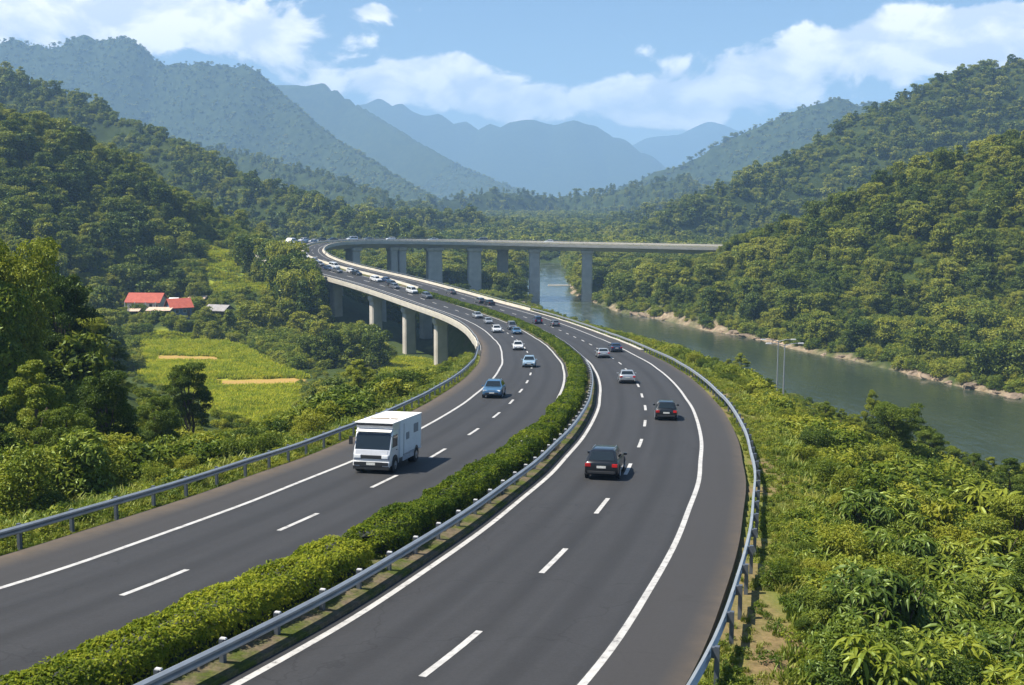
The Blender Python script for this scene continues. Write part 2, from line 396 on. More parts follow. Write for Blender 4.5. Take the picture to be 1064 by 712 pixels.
# level places on the left slope: the farmyard, the terraced patch
PADS = [(*at(u, v, d), r) for u, v, d, r in [(148, 325, 366, 9), (170, 328, 360, 9), (192, 330, 358, 9), (226, 329, 366, 9), (262, 304, 392, 12), (246, 290, 408, 12), (232, 275, 428, 12), (224, 263, 446, 9), (228, 302, 398, 9), (205, 318, 385, 8)]]
def terrain(x, y, parts=False):
    x = np.asarray(x, float); y = np.asarray(y, float)
    r = np.hypot(x, y)
    h = -43.0 + 3 * fbm(x / 60, y / 60, 3, 3) + np.clip((r - 500) / 100, 0, 4)
    h = h - 2.0 * sstep(-60, 0, x) * sstep(500, 350, r)
    # a wooded knoll to the left of the near road
    kn = -4.5 - .44 * np.sqrt(((x + 68) / 1.0) ** 2 + ((y - 98) / 1.0) ** 2 + 100)
    h = np.maximum(h, kn + 3 * fbm(x / 25, y / 25, 3, 8))
    for w, sl, dm in _RG:
        k = dm / 450.0
        reach = (w[:, 2].max() + 60) / sl * 1.9
        if True:
            sel = (x > w[:, 0].min() - reach) & (x < w[:, 0].max() + reach) & (y > w[:, 1].min() - reach) & (y < w[:, 1].max() + reach)
        if not sel.any(): continue
        xs, ys = x[sel], y[sel]
        lam = 75 * k
        wx = xs + .45 * lam * fbm(xs / lam, ys / lam, 3, 21); wy = ys + .45 * lam * fbm(xs / lam + 7, ys / lam, 3, 22)
        n1 = fbm(wx / lam, wy / lam, 4, 31)
        best = np.full(xs.shape, -1e9); run = 0.0
        for a, b in zip(w[:-1], w[1:]):
            d, t = seg_dist(xs, ys, a, b); ln = math.hypot(b[0] - a[0], b[1] - a[1])
            d2 = d * (1 + .6 * n1 * sstep(0, 60 * k, d))
            v = a[2] + (b[2] - a[2]) * t - sl * (np.sqrt(d2 * d2 + (9 * min(k, 2.2)) ** 2) - 9 * min(k, 2.2))
            # spurs and gullies that run down from the crest
            al = (run + t * ln + .5 * lam * n1) / (62 * k)
            gl = np.abs(2 * vnoise(al, d / (420 * k), 71) - 1); gl2 = np.abs(2 * vnoise(al * 2.3 + 9, d / (260 * k), 72) - 1)
            v = v - np.minimum(d, 150 * k) * (.62 * (1 - gl) + .28 * (1 - gl2)) * (1.0 if k > 1.5 else .2)
            run += ln
            best = np.maximum(best, v)
        rg = 1 - np.abs(2 * fbm(wx / (lam * .8) + 3, wy / (lam * .8), 3, 41)) * 2
        amp = 9 * min(k, 2) if k < 2.5 else 9 * k
        dd = np.full(xs.shape, 1e9)
        for a, b in zip(w[:-1], w[1:]): dd = np.minimum(dd, seg_dist(xs, ys, a, b)[0])
        best = best + amp * (rg - 1.0) * sstep(4 * k, 70 * k, dd) + 1.1 * min(k, 5) * fbm(xs / (9 * k), ys / (9 * k), 2, 51)
        hs = h[sel]
        d = best - hs                                    # a soft maximum
        hs = np.where(d > 6, best, np.where(d < -6, hs, hs + (d + 6) ** 2 / 24))
        h[sel] = hs
    for px_, py_, pz_, pr_ in PADS:
        dd = np.hypot(x - px_, y - py_); t = sstep(2.3 * pr_, pr_ * .6, dd)
        h = h + (pz_ - h) * t
    # the river bed and its banks
    e = river_edge(x, y)
    bank = WATER + np.where(e < 0, np.maximum(e * .3, -2.5), e * .42 + .9 * sstep(0, 3, e) * (1 + 1.4 * fbm(x / 5, y / 5, 2, 77)))
    h = np.where(e < 45, np.minimum(h, bank), h)
    far = (x < 900) & (y < 620) & (y > -60) & (x > -400)
    S_ = np.full(x.shape, 0.0); O_ = np.full(x.shape, 999.0); Z_ = np.full(x.shape, 0.0)
    if far.any():
        a, b, c = near_road(x[far], y[far]); S_[far] = a; O_[far] = b; Z_[far] = c
    ao = np.abs(O_)
    # embankment: the road's own ground
    drl = np.clip((S_ - 208) * .6, 0, 30); drr = np.clip((S_ - 372) * .75, 0, 40)
    t = np.clip((O_ + 11) / 22, 0, 1)
    drop = drl * (1 - t) + drr * t
    slope = np.where(O_ < 0, .20 + .30 * sstep(120, 190, S_), .42)
    wob = 1 + .5 * fbm(x / 14, y / 14, 3, 61)
    emb = Z_ - .28 - drop - slope * np.maximum(0, ao - 14.2) * wob + .35 * fbm(x / 3.5, y / 3.5, 2, 62) * sstep(12.5, 15, ao)
    emb = np.where((S_ > 480) | (ao > 75), -1e3, emb)
    emb = np.where(e < 12, np.minimum(emb, bank), emb)
    h = np.maximum(h, emb)
    # nothing may stand above the carriageway
    cap = np.where(S_ < 205, Z_ - .28 + np.maximum(0, ao - 15) * .8,
          np.where(S_ < 520, Z_ - .28 - 1.2 * sstep(205, 225, S_) + np.maximum(0, ao - 15) * .9, Z_ - 3.5 + np.maximum(0, ao - 16) * .9))
    h = np.where(ao < 90, np.minimum(h, cap), h)
    if parts: return h, e, S_, O_
    return h

def terrain1(x, y):
    return float(terrain(np.array([x], float), np.array([y], float))[0])

def inpoly(x, y, P):
    P = np.asarray(P); c = np.zeros(x.shape, bool); n = len(P)
    for i in range(n):
        x1, y1 = P[i - 1][:2]; x2, y2 = P[i][:2]
        if y1 == y2: continue
        c ^= ((y1 > y) != (y2 > y)) & (x < (x2 - x1) * (y - y1) / (y2 - y1) + x1)
    return c

def fieldpoly(pts, z): return [at_z(u, v, z)[:2] for u, v in pts]
FIELDS = [fieldpoly([(136, 346), (205, 346), (258, 355), (318, 385), (300, 396), (215, 402), (150, 392)], -41.5),
          fieldpoly([(212, 397), (310, 390), (300, 432), (250, 446), (222, 432)], -41.5),
          fieldpoly([(398, 362), (440, 364), (470, 380), (440, 395), (400, 392)], -41.5)]
TERRACE = [at(u, v, d)[:2] for u, v, d in [(208, 259, 458), (242, 258, 452), (292, 292, 402), (286, 308, 386), (222, 306, 396)]]
STRIPS = [fieldpoly([(158, 361.5), (228, 362), (232, 367.5), (158, 367)], -41.5), fieldpoly([(222, 386), (312, 384), (322, 391), (300, 394), (226, 393)], -41.5)]
HOUSES_XY = [at(153, 320, 372)[:2], at(186, 325, 360)[:2], at(226, 326, 368)[:2]]

nth, nr = 600, 760
th = np.linspace(rad(-58), rad(58), nth)
rr = 7.0 * (11000 / 7.0) ** np.linspace(0, 1, nr)
TH, RR = np.meshgrid(th, rr)
gx, gy = RR * np.sin(TH), RR * np.cos(TH) - 6
gz, ge, gs, go = terrain(gx, gy, True)
idx = np.arange(nr * nth).reshape(nr, nth)
quads = np.stack([idx[:-1, :-1], idx[:-1, 1:], idx[1:, 1:], idx[1:, :-1]], -1).reshape(-1, 4)

field = np.zeros(gx.shape); strip = np.zeros(gx.shape)
for P in FIELDS: field = np.maximum(field, inpoly(gx, gy, P))
terr = inpoly(gx, gy, TERRACE).astype(float)
for P in STRIPS: strip = np.maximum(strip, inpoly(gx, gy, P))
nz = fbm(gx / 9, gy / 9, 3, 91)
sand = sstep(6.5, 2.0, ge) * sstep(-3, 0, ge) * sstep(-.06, .10, fbm(gx / 30, gy / 30, 2, 93)) * (gy < 560)
sand = np.maximum(sand, .8 * sstep(-.22, .08, fbm(gx / 9, gy / 9, 3, 97)) * sstep(3.0, 1.5, ge) * sstep(-3, 0, ge) * (gy < 600))
verge = ((np.abs(go) < 24) & (gs < np.where(go > 0, 380, 212))).astype(float) * sstep(24, 17, np.abs(go) + 6 * nz)
soil = verge * sstep(.05, .17, fbm(gx / 4, gy / 7, 3, 95)) * (go > 0) * sstep(19, 14.5, np.abs(go))
soil = np.maximum(soil, .45 * verge * sstep(14.2, 13.0, np.abs(go)))

m, nt = new_mat('valley_ground')
at1 = N(nt, 'ShaderNodeAttribute', attribute_name='cover'); sepc = nt.nodes.new('ShaderNodeSeparateColor'); nt.links.new(at1.outputs['Color'], sepc.inputs[0])
at2 = N(nt, 'ShaderNodeAttribute', attribute_name='cover_two'); sepd = nt.nodes.new('ShaderNodeSeparateColor'); nt.links.new(at2.outputs['Color'], sepd.inputs[0])
geo = nt.nodes.new('ShaderNodeNewGeometry'); pos = geo.outputs['Position']
n1 = noise(nt, pos, .05, 5, .6); n2 = noise(nt, pos, .6, 5, .65); n3 = noise(nt, pos, 4.0, 4, .7)
c = ramp(nt, n1, [(.3, (.020, .035, .009)), (.5, (.032, .052, .011)), (.72, (.055, .074, .015))])
c = mixc(nt, .5, c, ramp(nt, n2, [(.3, (.018, .032, .009)), (.7, (.075, .10, .02))]))
g = ramp(nt, n2, [(.25, (.065, .11, .014)), (.5, (.12, .165, .02)), (.75, (.19, .20, .035))])
at3 = N(nt, 'ShaderNodeAttribute', attribute_name='far_canopy_shade')
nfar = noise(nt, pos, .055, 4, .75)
c = mixc(nt, mth(nt, 'MULTIPLY', at3.outputs['Fac'], .85), c, ramp(nt, nfar, [(.36, (.008, .016, .006)), (.5, (.020, .033, .009)), (.64, (.045, .060, .015))]) if True else ramp(nt, n1, [(.3, (.012, .022, .007)), (.7, (.030, .043, .011))]))  # far ground mottled like canopy, the trees' self-shadow darkened into its colour
c = mixc(nt, sepc.outputs[2], c, g)
wv = N(nt, 'ShaderNodeTexWave', Scale=.35, Distortion=2.5, Detail=2.0); nt.links.new(pos, wv.inputs['Vector']); wv.bands_direction = 'Y'
fl = mixc(nt, .55, ramp(nt, wv.outputs['Fac'], [(.2, (.20, .26, .018)), (.8, (.36, .38, .03))]), ramp(nt, n2, [(.3, (.18, .24, .018)), (.7, (.42, .40, .04))]))
c = mixc(nt, sepc.outputs[1], c, fl)
sep = nt.nodes.new('ShaderNodeSeparateXYZ'); nt.links.new(pos, sep.inputs[0])
tz = mth(nt, 'FRACT', mth(nt, 'ADD', mth(nt, 'MULTIPLY', mth(nt, 'ADD', sep.outputs[1], mth(nt, 'MULTIPLY', sep.outputs[0], .25)), .17), 0.0))
tc_ = ramp(nt, tz, [(0, (.045, .06, .015)), (.16, (.07, .10, .015)), (.28, (.19, .24, .022)), (.9, (.25, .28, .03))])
c = mixc(nt, sepd.outputs[0], c, tc_)
so = ramp(nt, n3, [(.3, (.11, .080, .040)), (.7, (.235, .165, .085))])
c = mixc(nt, mth(nt, 'MULTIPLY', sepc.outputs[0], mth(nt, 'MULTIPLY_ADD', n2, 1.2, .2)), c, so)
sd = ramp(nt, n2, [(.3, (.16, .11, .07)), (.5, (.30, .225, .16)), (.75, (.46, .37, .28))])
c = mixc(nt, sepd.outputs[1], c, sd)
c = mixc(nt, sepd.outputs[2], c, ramp(nt, n3, [(.3, (.30, .19, .06)), (.7, (.42, .28, .09))]))
out(nt, principled(nt, c, .95, 0, .15, 0, (n2, .5, .4)))
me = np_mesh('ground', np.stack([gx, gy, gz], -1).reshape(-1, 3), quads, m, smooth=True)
for nm, chans in (('cover', (soil, field, verge)), ('cover_two', (terr, sand, strip))):
    ca = me.color_attributes.new(nm, 'FLOAT_COLOR', 'POINT')
    ca.data.foreach_set('color', np.ascontiguousarray(np.stack([*chans, np.ones(gx.shape)], -1), np.float32).ravel())
fa = me.attributes.new('far_canopy_shade', 'FLOAT', 'POINT'); fa.data.foreach_set('value', np.ascontiguousarray(sstep(500, 1100, np.hypot(gx, gy)).ravel(), np.float32))
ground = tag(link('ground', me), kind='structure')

# ------------------------------------------------------------------ the river
m, nt = new_mat('river_water')
geo = nt.nodes.new('ShaderNodeNewGeometry'); pos = geo.outputs['Position']
mp = nt.nodes.new('ShaderNodeMapping'); mp.inputs['Scale'].default_value = (1, .45, 1); mp.inputs['Rotation'].default_value = (0, 0, .5); nt.links.new(pos, mp.inputs[0])
w1 = noise(nt, mp.outputs[0], .55, 5, .6, .4); w2 = noise(nt, mp.outputs[0], .035, 3, .5)
w3 = noise(nt, mp.outputs[0], .16, 5, .7, 1.0)
base = ramp(nt, w2, [(.35, (.028, .040, .024)), (.65, (.048, .062, .038))])
sep = nt.nodes.new('ShaderNodeSeparateXYZ'); nt.links.new(pos, sep.inputs[0])
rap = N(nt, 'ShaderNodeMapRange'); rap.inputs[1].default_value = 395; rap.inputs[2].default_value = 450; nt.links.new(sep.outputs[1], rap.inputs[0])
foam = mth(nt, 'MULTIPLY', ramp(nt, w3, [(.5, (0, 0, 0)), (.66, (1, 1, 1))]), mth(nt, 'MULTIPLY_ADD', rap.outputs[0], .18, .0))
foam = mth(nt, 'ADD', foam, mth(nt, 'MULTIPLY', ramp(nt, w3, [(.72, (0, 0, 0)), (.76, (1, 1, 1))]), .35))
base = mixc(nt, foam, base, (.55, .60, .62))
out(nt, principled(nt, base, mth(nt, 'MULTIPLY_ADD', foam, .4, .14), 0, .5, 0, (w1, .20, .6)))
rv = np.array(RIVER); rt = np.gradient(rv[:, :2], axis=0); rt /= np.linalg.norm(rt, axis=1)[:, None]; rnn = np.stack([rt[:, 1], -rt[:, 0]], -1)
Vv = []
for k in (-1, 1): Vv.append(np.c_[rv[:, :2] + rnn * k * (rv[:, 2:3] + 9), np.full(len(rv), WATER)])
V = np.stack(Vv, 1).reshape(-1, 3); q = np.array([(2 * i, 2 * i + 1, 2 * i + 3, 2 * i + 2) for i in range(len(rv) - 1)])
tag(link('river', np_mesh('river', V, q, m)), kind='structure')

# ------------------------------------------------------------------ carriageways, median and markings
def asphalt(name, tint):
    m, nt = new_mat(name)
    uv = N(nt, 'ShaderNodeUVMap'); sep = nt.nodes.new('ShaderNodeSeparateXYZ'); nt.links.new(uv.outputs[0], sep.inputs[0])
    geo = nt.nodes.new('ShaderNodeNewGeometry'); pos = geo.outputs['Position']
    ao = mth(nt, 'ABSOLUTE', sep.outputs[0])
    big = noise(nt, pos, .12, 4, .6); fine = noise(nt, pos, 9.0, 3, .8); mid = noise(nt, pos, 1.1, 5, .65)
    mp = nt.nodes.new('ShaderNodeMapping'); mp.inputs['Scale'].default_value = (1.3, .075, 1); nt.links.new(uv.outputs[0], mp.inputs[0])
    streak = noise(nt, mp.outputs[0], 1.0, 5, .6)
    c = ramp(nt, streak, [(.3, tuple(k * .86 for k in tint)), (.7, tuple(k * 1.16 for k in tint))])
    c = mixc(nt, .42, c, ramp(nt, big, [(.3, tuple(k * .8 for k in tint)), (.7, tuple(k * 1.25 for k in tint))]))
    c = mixc(nt, .25, c, ramp(nt, mid, [(.3, tuple(k * .75 for k in tint)), (.7, tuple(k * 1.3 for k in tint))]))
    c = mixc(nt, .25, c, ramp(nt, fine, [(.35, tuple(k * .6 for k in tint)), (.65, tuple(k * 1.5 for k in tint))]))
    # wheel paths polished a little darker, two to a lane
    wp = mth(nt, 'COSINE', mth(nt, 'MULTIPLY', mth(nt, 'SUBTRACT', ao, 1.82), 2 * math.pi / 1.885))
    inl = mth(nt, 'MULTIPLY', mth(nt, 'LESS_THAN', ao, 9.2), mth(nt, 'MULTIPLY', mth(nt, 'MULTIPLY_ADD', wp, .34, .08), mth(nt, 'MULTIPLY_ADD', streak, 1.4, .1)))
    c = mixc(nt, mth(nt, 'MAXIMUM', inl, 0.0), c, tuple(k * .35 for k in tint))
    # sealed cracks, patches and dark drips
    vo = N(nt, 'ShaderNodeTexVoronoi', Scale=.16); vo.feature = 'DISTANCE_TO_EDGE'
    wq = nt.nodes.new('ShaderNodeVectorMath'); wq.operation = 'ADD'; nt.links.new(pos, wq.inputs[0])
    nzc = N(nt, 'ShaderNodeTexNoise', Scale=.5, Detail=5.0); nt.links.new(pos, nzc.inputs['Vector'])
    sc_ = nt.nodes.new('ShaderNodeVectorMath'); sc_.operation = 'SCALE'; sc_.inputs['Scale'].default_value = 3.0; nt.links.new(nzc.outputs[1], sc_.inputs[0]); nt.links.new(sc_.outputs[0], wq.inputs[1])
    nt.links.new(wq.outputs[0], vo.inputs['Vector'])
    crk = mth(nt, 'MULTIPLY', mth(nt, 'LESS_THAN', vo.outputs['Distance'], .006), mth(nt, 'GREATER_THAN', big, .5))
    c = mixc(nt, mth(nt, 'MULTIPLY', crk, .35), c, tuple(k * .35 for k in tint))
    mq = nt.nodes.new('ShaderNodeMapping'); mq.inputs['Scale'].default_value = (.9, .02, 1); nt.links.new(uv.outputs[0], mq.inputs[0])
    tyre = noise(nt, mq.outputs[0], 1.4, 3, .5)
    c = mixc(nt, mth(nt, 'MULTIPLY', ramp(nt, tyre, [(.5, (0, 0, 0)), (.72, (1, 1, 1))]), .40), c, tuple(k * .55 for k in tint))
    # hard shoulder: browner, dusty
    sh = mth(nt, 'GREATER_THAN', ao, 9.36)
    c = mixc(nt, mth(nt, 'MULTIPLY', sh, .42), c, (.050, .0455, .043))
    ed = N(nt, 'ShaderNodeMapRange'); ed.inputs[1].default_value = 11.0; ed.inputs[2].default_value = 12.2; nt.links.new(ao, ed.inputs[0])
    c = mixc(nt, mth(nt, 'MULTIPLY', mth(nt, 'MULTIPLY', ed.outputs[0], mid), .9), c, (.17, .125, .08))
    out(nt, principled(nt, c, .82, 0, .35, 0, (fine, .25, .02)))
    return m
M['asphalt'] = asphalt('asphalt', (.0325, .0328, .0352))

m, nt = new_mat('road_paint')
geo = nt.nodes.new('ShaderNodeNewGeometry'); pos = geo.outputs['Position']
wn = noise(nt, pos, 3.0, 6, .75)
wl_ = noise(nt, pos, .5, 5, .7)
c = ramp(nt, wn, [(.34, (.15, .145, .14)), (.44, (.42, .41, .395)), (.7, (.56, .55, .53))])
c = mixc(nt, ramp(nt, wl_, [(.45, (0, 0, 0)), (.75, (.55, .55, .55))]), c, (.30, .29, .275))
out(nt, principled(nt, c, .6, 0, .4)); M['paint_line'] = m

m, nt = new_mat('median_soil')
geo = nt.nodes.new('ShaderNodeNewGeometry'); pos = geo.outputs['Position']
a1 = noise(nt, pos, .7, 5, .65); a2 = noise(nt, pos, 6, 4, .7)
c = mixc(nt, ramp(nt, a1, [(.42, (0, 0, 0)), (.58, (1, 1, 1))]), ramp(nt, a2, [(.3, (.085, .070, .050)), (.7, (.19, .15, .10))]), ramp(nt, a2, [(.3, (.035, .05, .012)), (.7, (.10, .12, .025))]))
out(nt, principled(nt, c, .95, 0, .1, 0, (a2, .6, .06))); M['soil'] = m

def ribbon(name, section, s0, s1, step, mat, parent=None, smooth=False, closed=False, cap=False):
    """section: list of (offset, dz, is_lane); extruded along the road"""
    ss = np.arange(s0, s1 + step * .5, step); ss = np.minimum(ss, SMAX); n = len(section)
    V = np.stack([road(ss, (lane(ss, o) if ln else o + 0 * ss), dz) for o, dz, ln in section], 1).reshape(-1, 3)
    i = np.arange(len(ss) - 1)[:, None] * n; j = np.arange(n if closed else n - 1)[None]; k = (j + 1) % n
    q = np.stack([i + j, i + k, i + n + k, i + n + j], -1).reshape(-1, 4)
    me = np_mesh(name, V, q, mat, smooth=smooth)
    uvl = me.uv_layers.new(name='UVMap')
    uo = np.tile(np.array([c[0] for c in section], float), len(ss)); us = np.repeat(ss, n)
    lv = np.empty(len(me.loops), np.int32); me.loops.foreach_get('vertex_index', lv)
    uvl.data.foreach_set('uv', np.stack([uo[lv], us[lv]], -1).astype(np.float32).ravel())
    if cap:
        bm = bmesh.new(); bm.from_mesh(me); bm.verts.ensure_lookup_table()
        bm.faces.new([bm.verts[t] for t in range(n)][::-1]); bm.faces.new([bm.verts[(len(ss) - 1) * n + t] for t in range(n)])
        bmesh.ops.recalc_face_normals(bm, faces=bm.faces); bm.to_mesh(me); bm.free()
    return link(name, me, parent)

lc = tag(ribbon('left_carriageway', [(-WL, -.5, 1), (-WL, 0, 1), (-9.4, .0, 1), (-5.6, .0, 1), (-1.45, 0, 1)], 0, SMAX, 1.5, M['asphalt']), kind='structure')
rc = tag(ribbon('right_carriageway', [(1.45, 0, 1), (5.6, .0, 1), (9.4, .0, 1), (WR, 0, 1), (WR, -.5, 1)], 0, SMAX, 1.5, M['asphalt']), kind='structure')
tag(ribbon('median_strip', [(-1.46, -.02, 1), (-1.44, .12, 1), (-1.25, .13, 1), (-.5, .22, 1), (.5, .22, 1), (1.25, .13, 1), (1.44, .12, 1), (1.46, -.02, 1)], 0, SMAX, 1.5, M['soil']), kind='structure')

def markings(name, par, solid, dash, s_first):
    Vs, Fs = [], []; n = 0
    def strip(off, w, a, b, st=1.0):
        nonlocal n
        ss = np.linspace(a, b, max(2, int((b - a) / st) + 1))
        e = np.stack([road(ss, lane(ss, off - w / 2) , .005), road(ss, lane(ss, off + w / 2), .005)], 1).reshape(-1, 3)
        i = np.arange(len(ss) - 1)[:, None] * 2
        Vs.append(e); Fs.append((i + np.array([[0, 1, 3, 2]])) + n); n += len(e)
    for off in solid: strip(off, .22, 0, SMAX)
    s = s_first
    while s < 520:
        strip(dash, .20, s, s + 3.8); s += 10.5
    o = link(name, np_mesh(name, np.vstack(Vs), np.vstack(Fs), M['paint_line']), par)
    return tag(o, kind='structure')
markings('lane_markings', lc, (-9.36, -1.82), -5.58, 72.5 - 10.5 * 6)
markings('lane_markings', rc, (9.36, 1.82), 5.58, 69.5 - 10.5 * 6)

# ------------------------------------------------------------------ guardrails
def wbeam(off, face, z0=.44):
    pr = [(0, 0), (.085, .05), (.085, .11), (.01, .155), (.085, .20), (.085, .26), (0, .31)]
    o_ = [(off + face * a, z0 + b, 0) for a, b in pr]; i_ = [(off + face * (a - .02), z0 + b, 0) for a, b in pr[::-1]]
    return o_ + i_
def guardrail(label, off, face, s0, s1, step, group=None, caps=False, lean=0):
    root = empty('guardrail', road(np.array([s0 + 0.]), off)[0])
    tag(root, label, 'guardrail', group)
    loc = np.array(root.location)
    b = ribbon('rail_beam', wbeam(off, face), s0, s1, 1.5, M['galv'], None, closed=True, cap=True)
    co = np.empty(len(b.data.vertices) * 3); b.data.vertices.foreach_get('co', co)
    b.data.vertices.foreach_set('co', (co.reshape(-1, 3) - loc).ravel()); b.parent = root; b.data.update()
    pm = MB().box((0, 0, .13), (.14, .12, 1.28)).box((0, face * .09, .60), (.12, .10, .28)).build('post', M['post'], root)
    cm = MB().box((0, face * .03, .79), (.09, .18, .03), 0, 0, .8).build('reflector_cap', M['white_cap'], pm) if caps else None
    k = 0
    for s in np.arange(s0 + .5, s1, step):
        p = road(np.array([s]), off - face * .16)[0] - loc
        if k == 0: po = pm; co_ = cm
        else:
            po = pm.copy(); COL.objects.link(po); po.parent = root
            if caps: co_ = cm.copy(); COL.objects.link(co_); co_.parent = po
        po.location = p; po.rotation_euler = (0, 0, heading(s) - 0)
        k += 1
    return root
# local y of a post points to the left of travel; face is given in offsets to the right, so posts use the mirrored sign
def guardrail_fix(root):
    for ch in root.children:
        if ch.name.startswith('post'): ch.rotation_euler.z += math.pi
RAILS = [guardrail('galvanised guardrail along the outer edge of the lorry side of the motorway, trees behind it', -WL - .45, 1, 56, 214, 3.0, 'guardrails along the motorway'),
         guardrail('galvanised guardrail in the median beside the clipped hedge, with white caps on its posts', 1.06, 1, 60, 262, 2.5, 'guardrails along the motorway', caps=True),
         guardrail('pale guardrail on close-set posts along the outer right edge above the grassy river slope', WR + .45, -1, 58, 330, 2.75, 'guardrails along the motorway')]
for r_ in RAILS: guardrail_fix(r_)

# ------------------------------------------------------------------ viaduct and bridge
def deck_section(L, R):
    return [(L, -.02, 0), (R, -.02, 0), (R, -.75, 0), (R - 2.6, -1.0, 0), (R - 4.2, -2.5, 0), (L + 4.2, -2.5, 0), (L + 2.6, -1.0, 0), (L, -.75, 0)]
def viaduct(name, label, s0, s1, piers, sides):
    p0 = road(np.array([(s0 + s1) / 2]), 0)[0]
    root = empty(name, (0, 0, 0)); tag(root, label, 'bridge')
    L, R = -WL - .75, WR + .75
    ribbon('deck', deck_section(L, R), s0, s1, 3, M['concrete'], root, closed=True, cap=True)
    for sd, a, b in sides:
        o0, o1 = (L + .02, L + .42) if sd < 0 else (R - .42, R - .02)
        ribbon('parapet', [(o0, -.40 if sd < 0 else .0, 0), (o1, .0 if sd < 0 else -.40, 0), (o1 + (0 if sd > 0 else -.1), .55, 0), (o0 + (.1 if sd > 0 else 0), .55, 0)][::1], a, b, 2, M['concrete_pale'], root, closed=True, cap=True)
        om = (o0 + o1) / 2
        rl = ribbon('handrail', [(om - .05, .95, 0), (om + .05, .95, 0), (om + .05, 1.05, 0), (om - .05, 1.05, 0)], a, b, 2, M['galv'], root, closed=True, cap=True)
        st = max(3.0, (b - a) / 95)
        pm = None
        for s in np.arange(a + .4, b, st):
            if pm is None: po = pm = MB().box((0, 0, .74), (.1, .1, .40)).build('rail_post', M['post'], root)
            else: po = pm.copy(); COL.objects.link(po); po.parent = root
            po.location = road(np.array([s]), om)[0]; po.rotation_euler.z = heading(s)
    for s, off, wl, ww in piers:
        p = road(np.array([s]), off)[0]; g = terrain1(p[0], p[1]); top = p[2] - 2.45
        hgt = top - g + 4
        mb = MB()
        # a tapered shaft with chamfered corners, wider towards the foot
        def ring(k, z):
            a, b = wl / 2 * k, ww / 2 * k; ch = .35
            return [(-a + ch, -b, z), (a - ch, -b, z), (a, -b + ch, z), (a, b - ch, z), (a - ch, b, z), (-a + ch, b, z), (-a, b - ch, z), (-a, -b + ch, z)]
        mb.loft([ring(1.06, -hgt), ring(1.0, -1.4)])
        pr = mb.build('pier', M['concrete'], root, loc=(p[0], p[1], top))
        pr.rotation_euler.z = heading(s)
        MB().loft([ring(1.003, -1.4), ring(1.22, -.7), ring(1.22, .3)]).build('pier_cap', M['concrete'], pr)
    return root
viaduct('viaduct', 'curving concrete viaduct on pale piers carrying the motorway over the green valley on the left', 216, 478,
        [(394.5, -9, 2.6, 3.2), (368, -9, 2.6, 3.2), (339.5, -9, 2.6, 3.2), (421, -9, 2.6, 3.2), (448, -9, 2.6, 3.2), (394.5, 7.6, 2.6, 3.2), (421, 7.6, 2.6, 3.2), (448, 7.6, 2.6, 3.2)],
        [(-1, 216, 478), (1, 331, 478)])
viaduct('river_bridge', 'long straight concrete bridge crossing the river valley on tall grey piers in the distance', 478.5, 735,
        [(561.5, 7, 3.0, 5), (565.5, 7, 3.0, 5), (581, 7, 6.0, 5), (599, 7, 5.4, 5), (625.5, 7, 4.4, 4), (648.5, 7, 4.4, 4), (612.5, -7, 4.6, 5), (541, 7, 4, 5)],
        [(-1, 478.5, 735), (1, 478.5, 735)])
tag(ribbon('median_barrier', [(-.38, 0, 1), (.38, 0, 1), (.16, .85, 1), (-.16, .85, 1)], 388, 735, 2, M['concrete_pale'], None, closed=True, cap=True),
    'low pale concrete barrier dividing the carriageways round the far bend', 'barrier')
b_ = at(604, 297, 575); a_ = at(572, 297, 575)
fb = empty('footbridge', ((a_ + b_) / 2)); tag(fb, 'low pale footbridge over the river seen under the far bridge', 'footbridge')
MB().box((0, 0, 0), (18, 2.6, .7)).build('deck', M['concrete_pale'], fb)
MB().box((0, -1.2, .85), (18, .12, .12)).build('handrail', M['concrete_pale'], fb)
for x in (-6, 6): MB().box((x, 0, -2.2), (1.2, 1.6, 3.7)).build('pier', M['concrete'], fb)

# ------------------------------------------------------------------ foliage
def unit(v): return v / (np.linalg.norm(v, axis=-1, keepdims=True) + 1e-9)

def leaves(rng, pos, nrm, L, W=.5, fold=.16, rand=.7, droop=.0):
    """kite-shaped folded leaves; returns verts and quads"""
    n = len(pos)
    nn = unit(nrm + rand * rng.normal(size=(n, 3)))
    t = unit(np.cross(nn, rng.normal(size=(n, 3)))); t[:, 2] -= droop; t = unit(t)
    b = np.cross(nn, t); l = L * rng.uniform(.7, 1.3, (n, 1)); w = l * W
    m = pos + t * l * .15
    V = np.stack([pos - t * l * .5, m + b * w * .5 - nn * l * fold, pos + t * l * .5, m - b * w * .5 - nn * l * fold], 1).reshape(-1, 3)
    q = np.arange(n * 4).reshape(n, 4)
    return V, q

def clump_cloud(rng, C, R, n, L, squash=.8, **kw):
    w = R ** 2; k = rng.choice(len(C), n, p=w / w.sum())
    d = unit(rng.normal(size=(n, 3))); low = d[:, 2] < -.25; d[low, 2] *= -rng.choice([1, -1], low.sum(), p=[.7, .3]); d = unit(d)
    r = R[k][:, None] * (.55 + .62 * rng.random((n, 1)) ** .9)
    p = C[k] + d * r * np.array([1, 1, squash])
    return leaves(rng, p, d * .9 + np.array([0, 0, .55]), L, **kw)

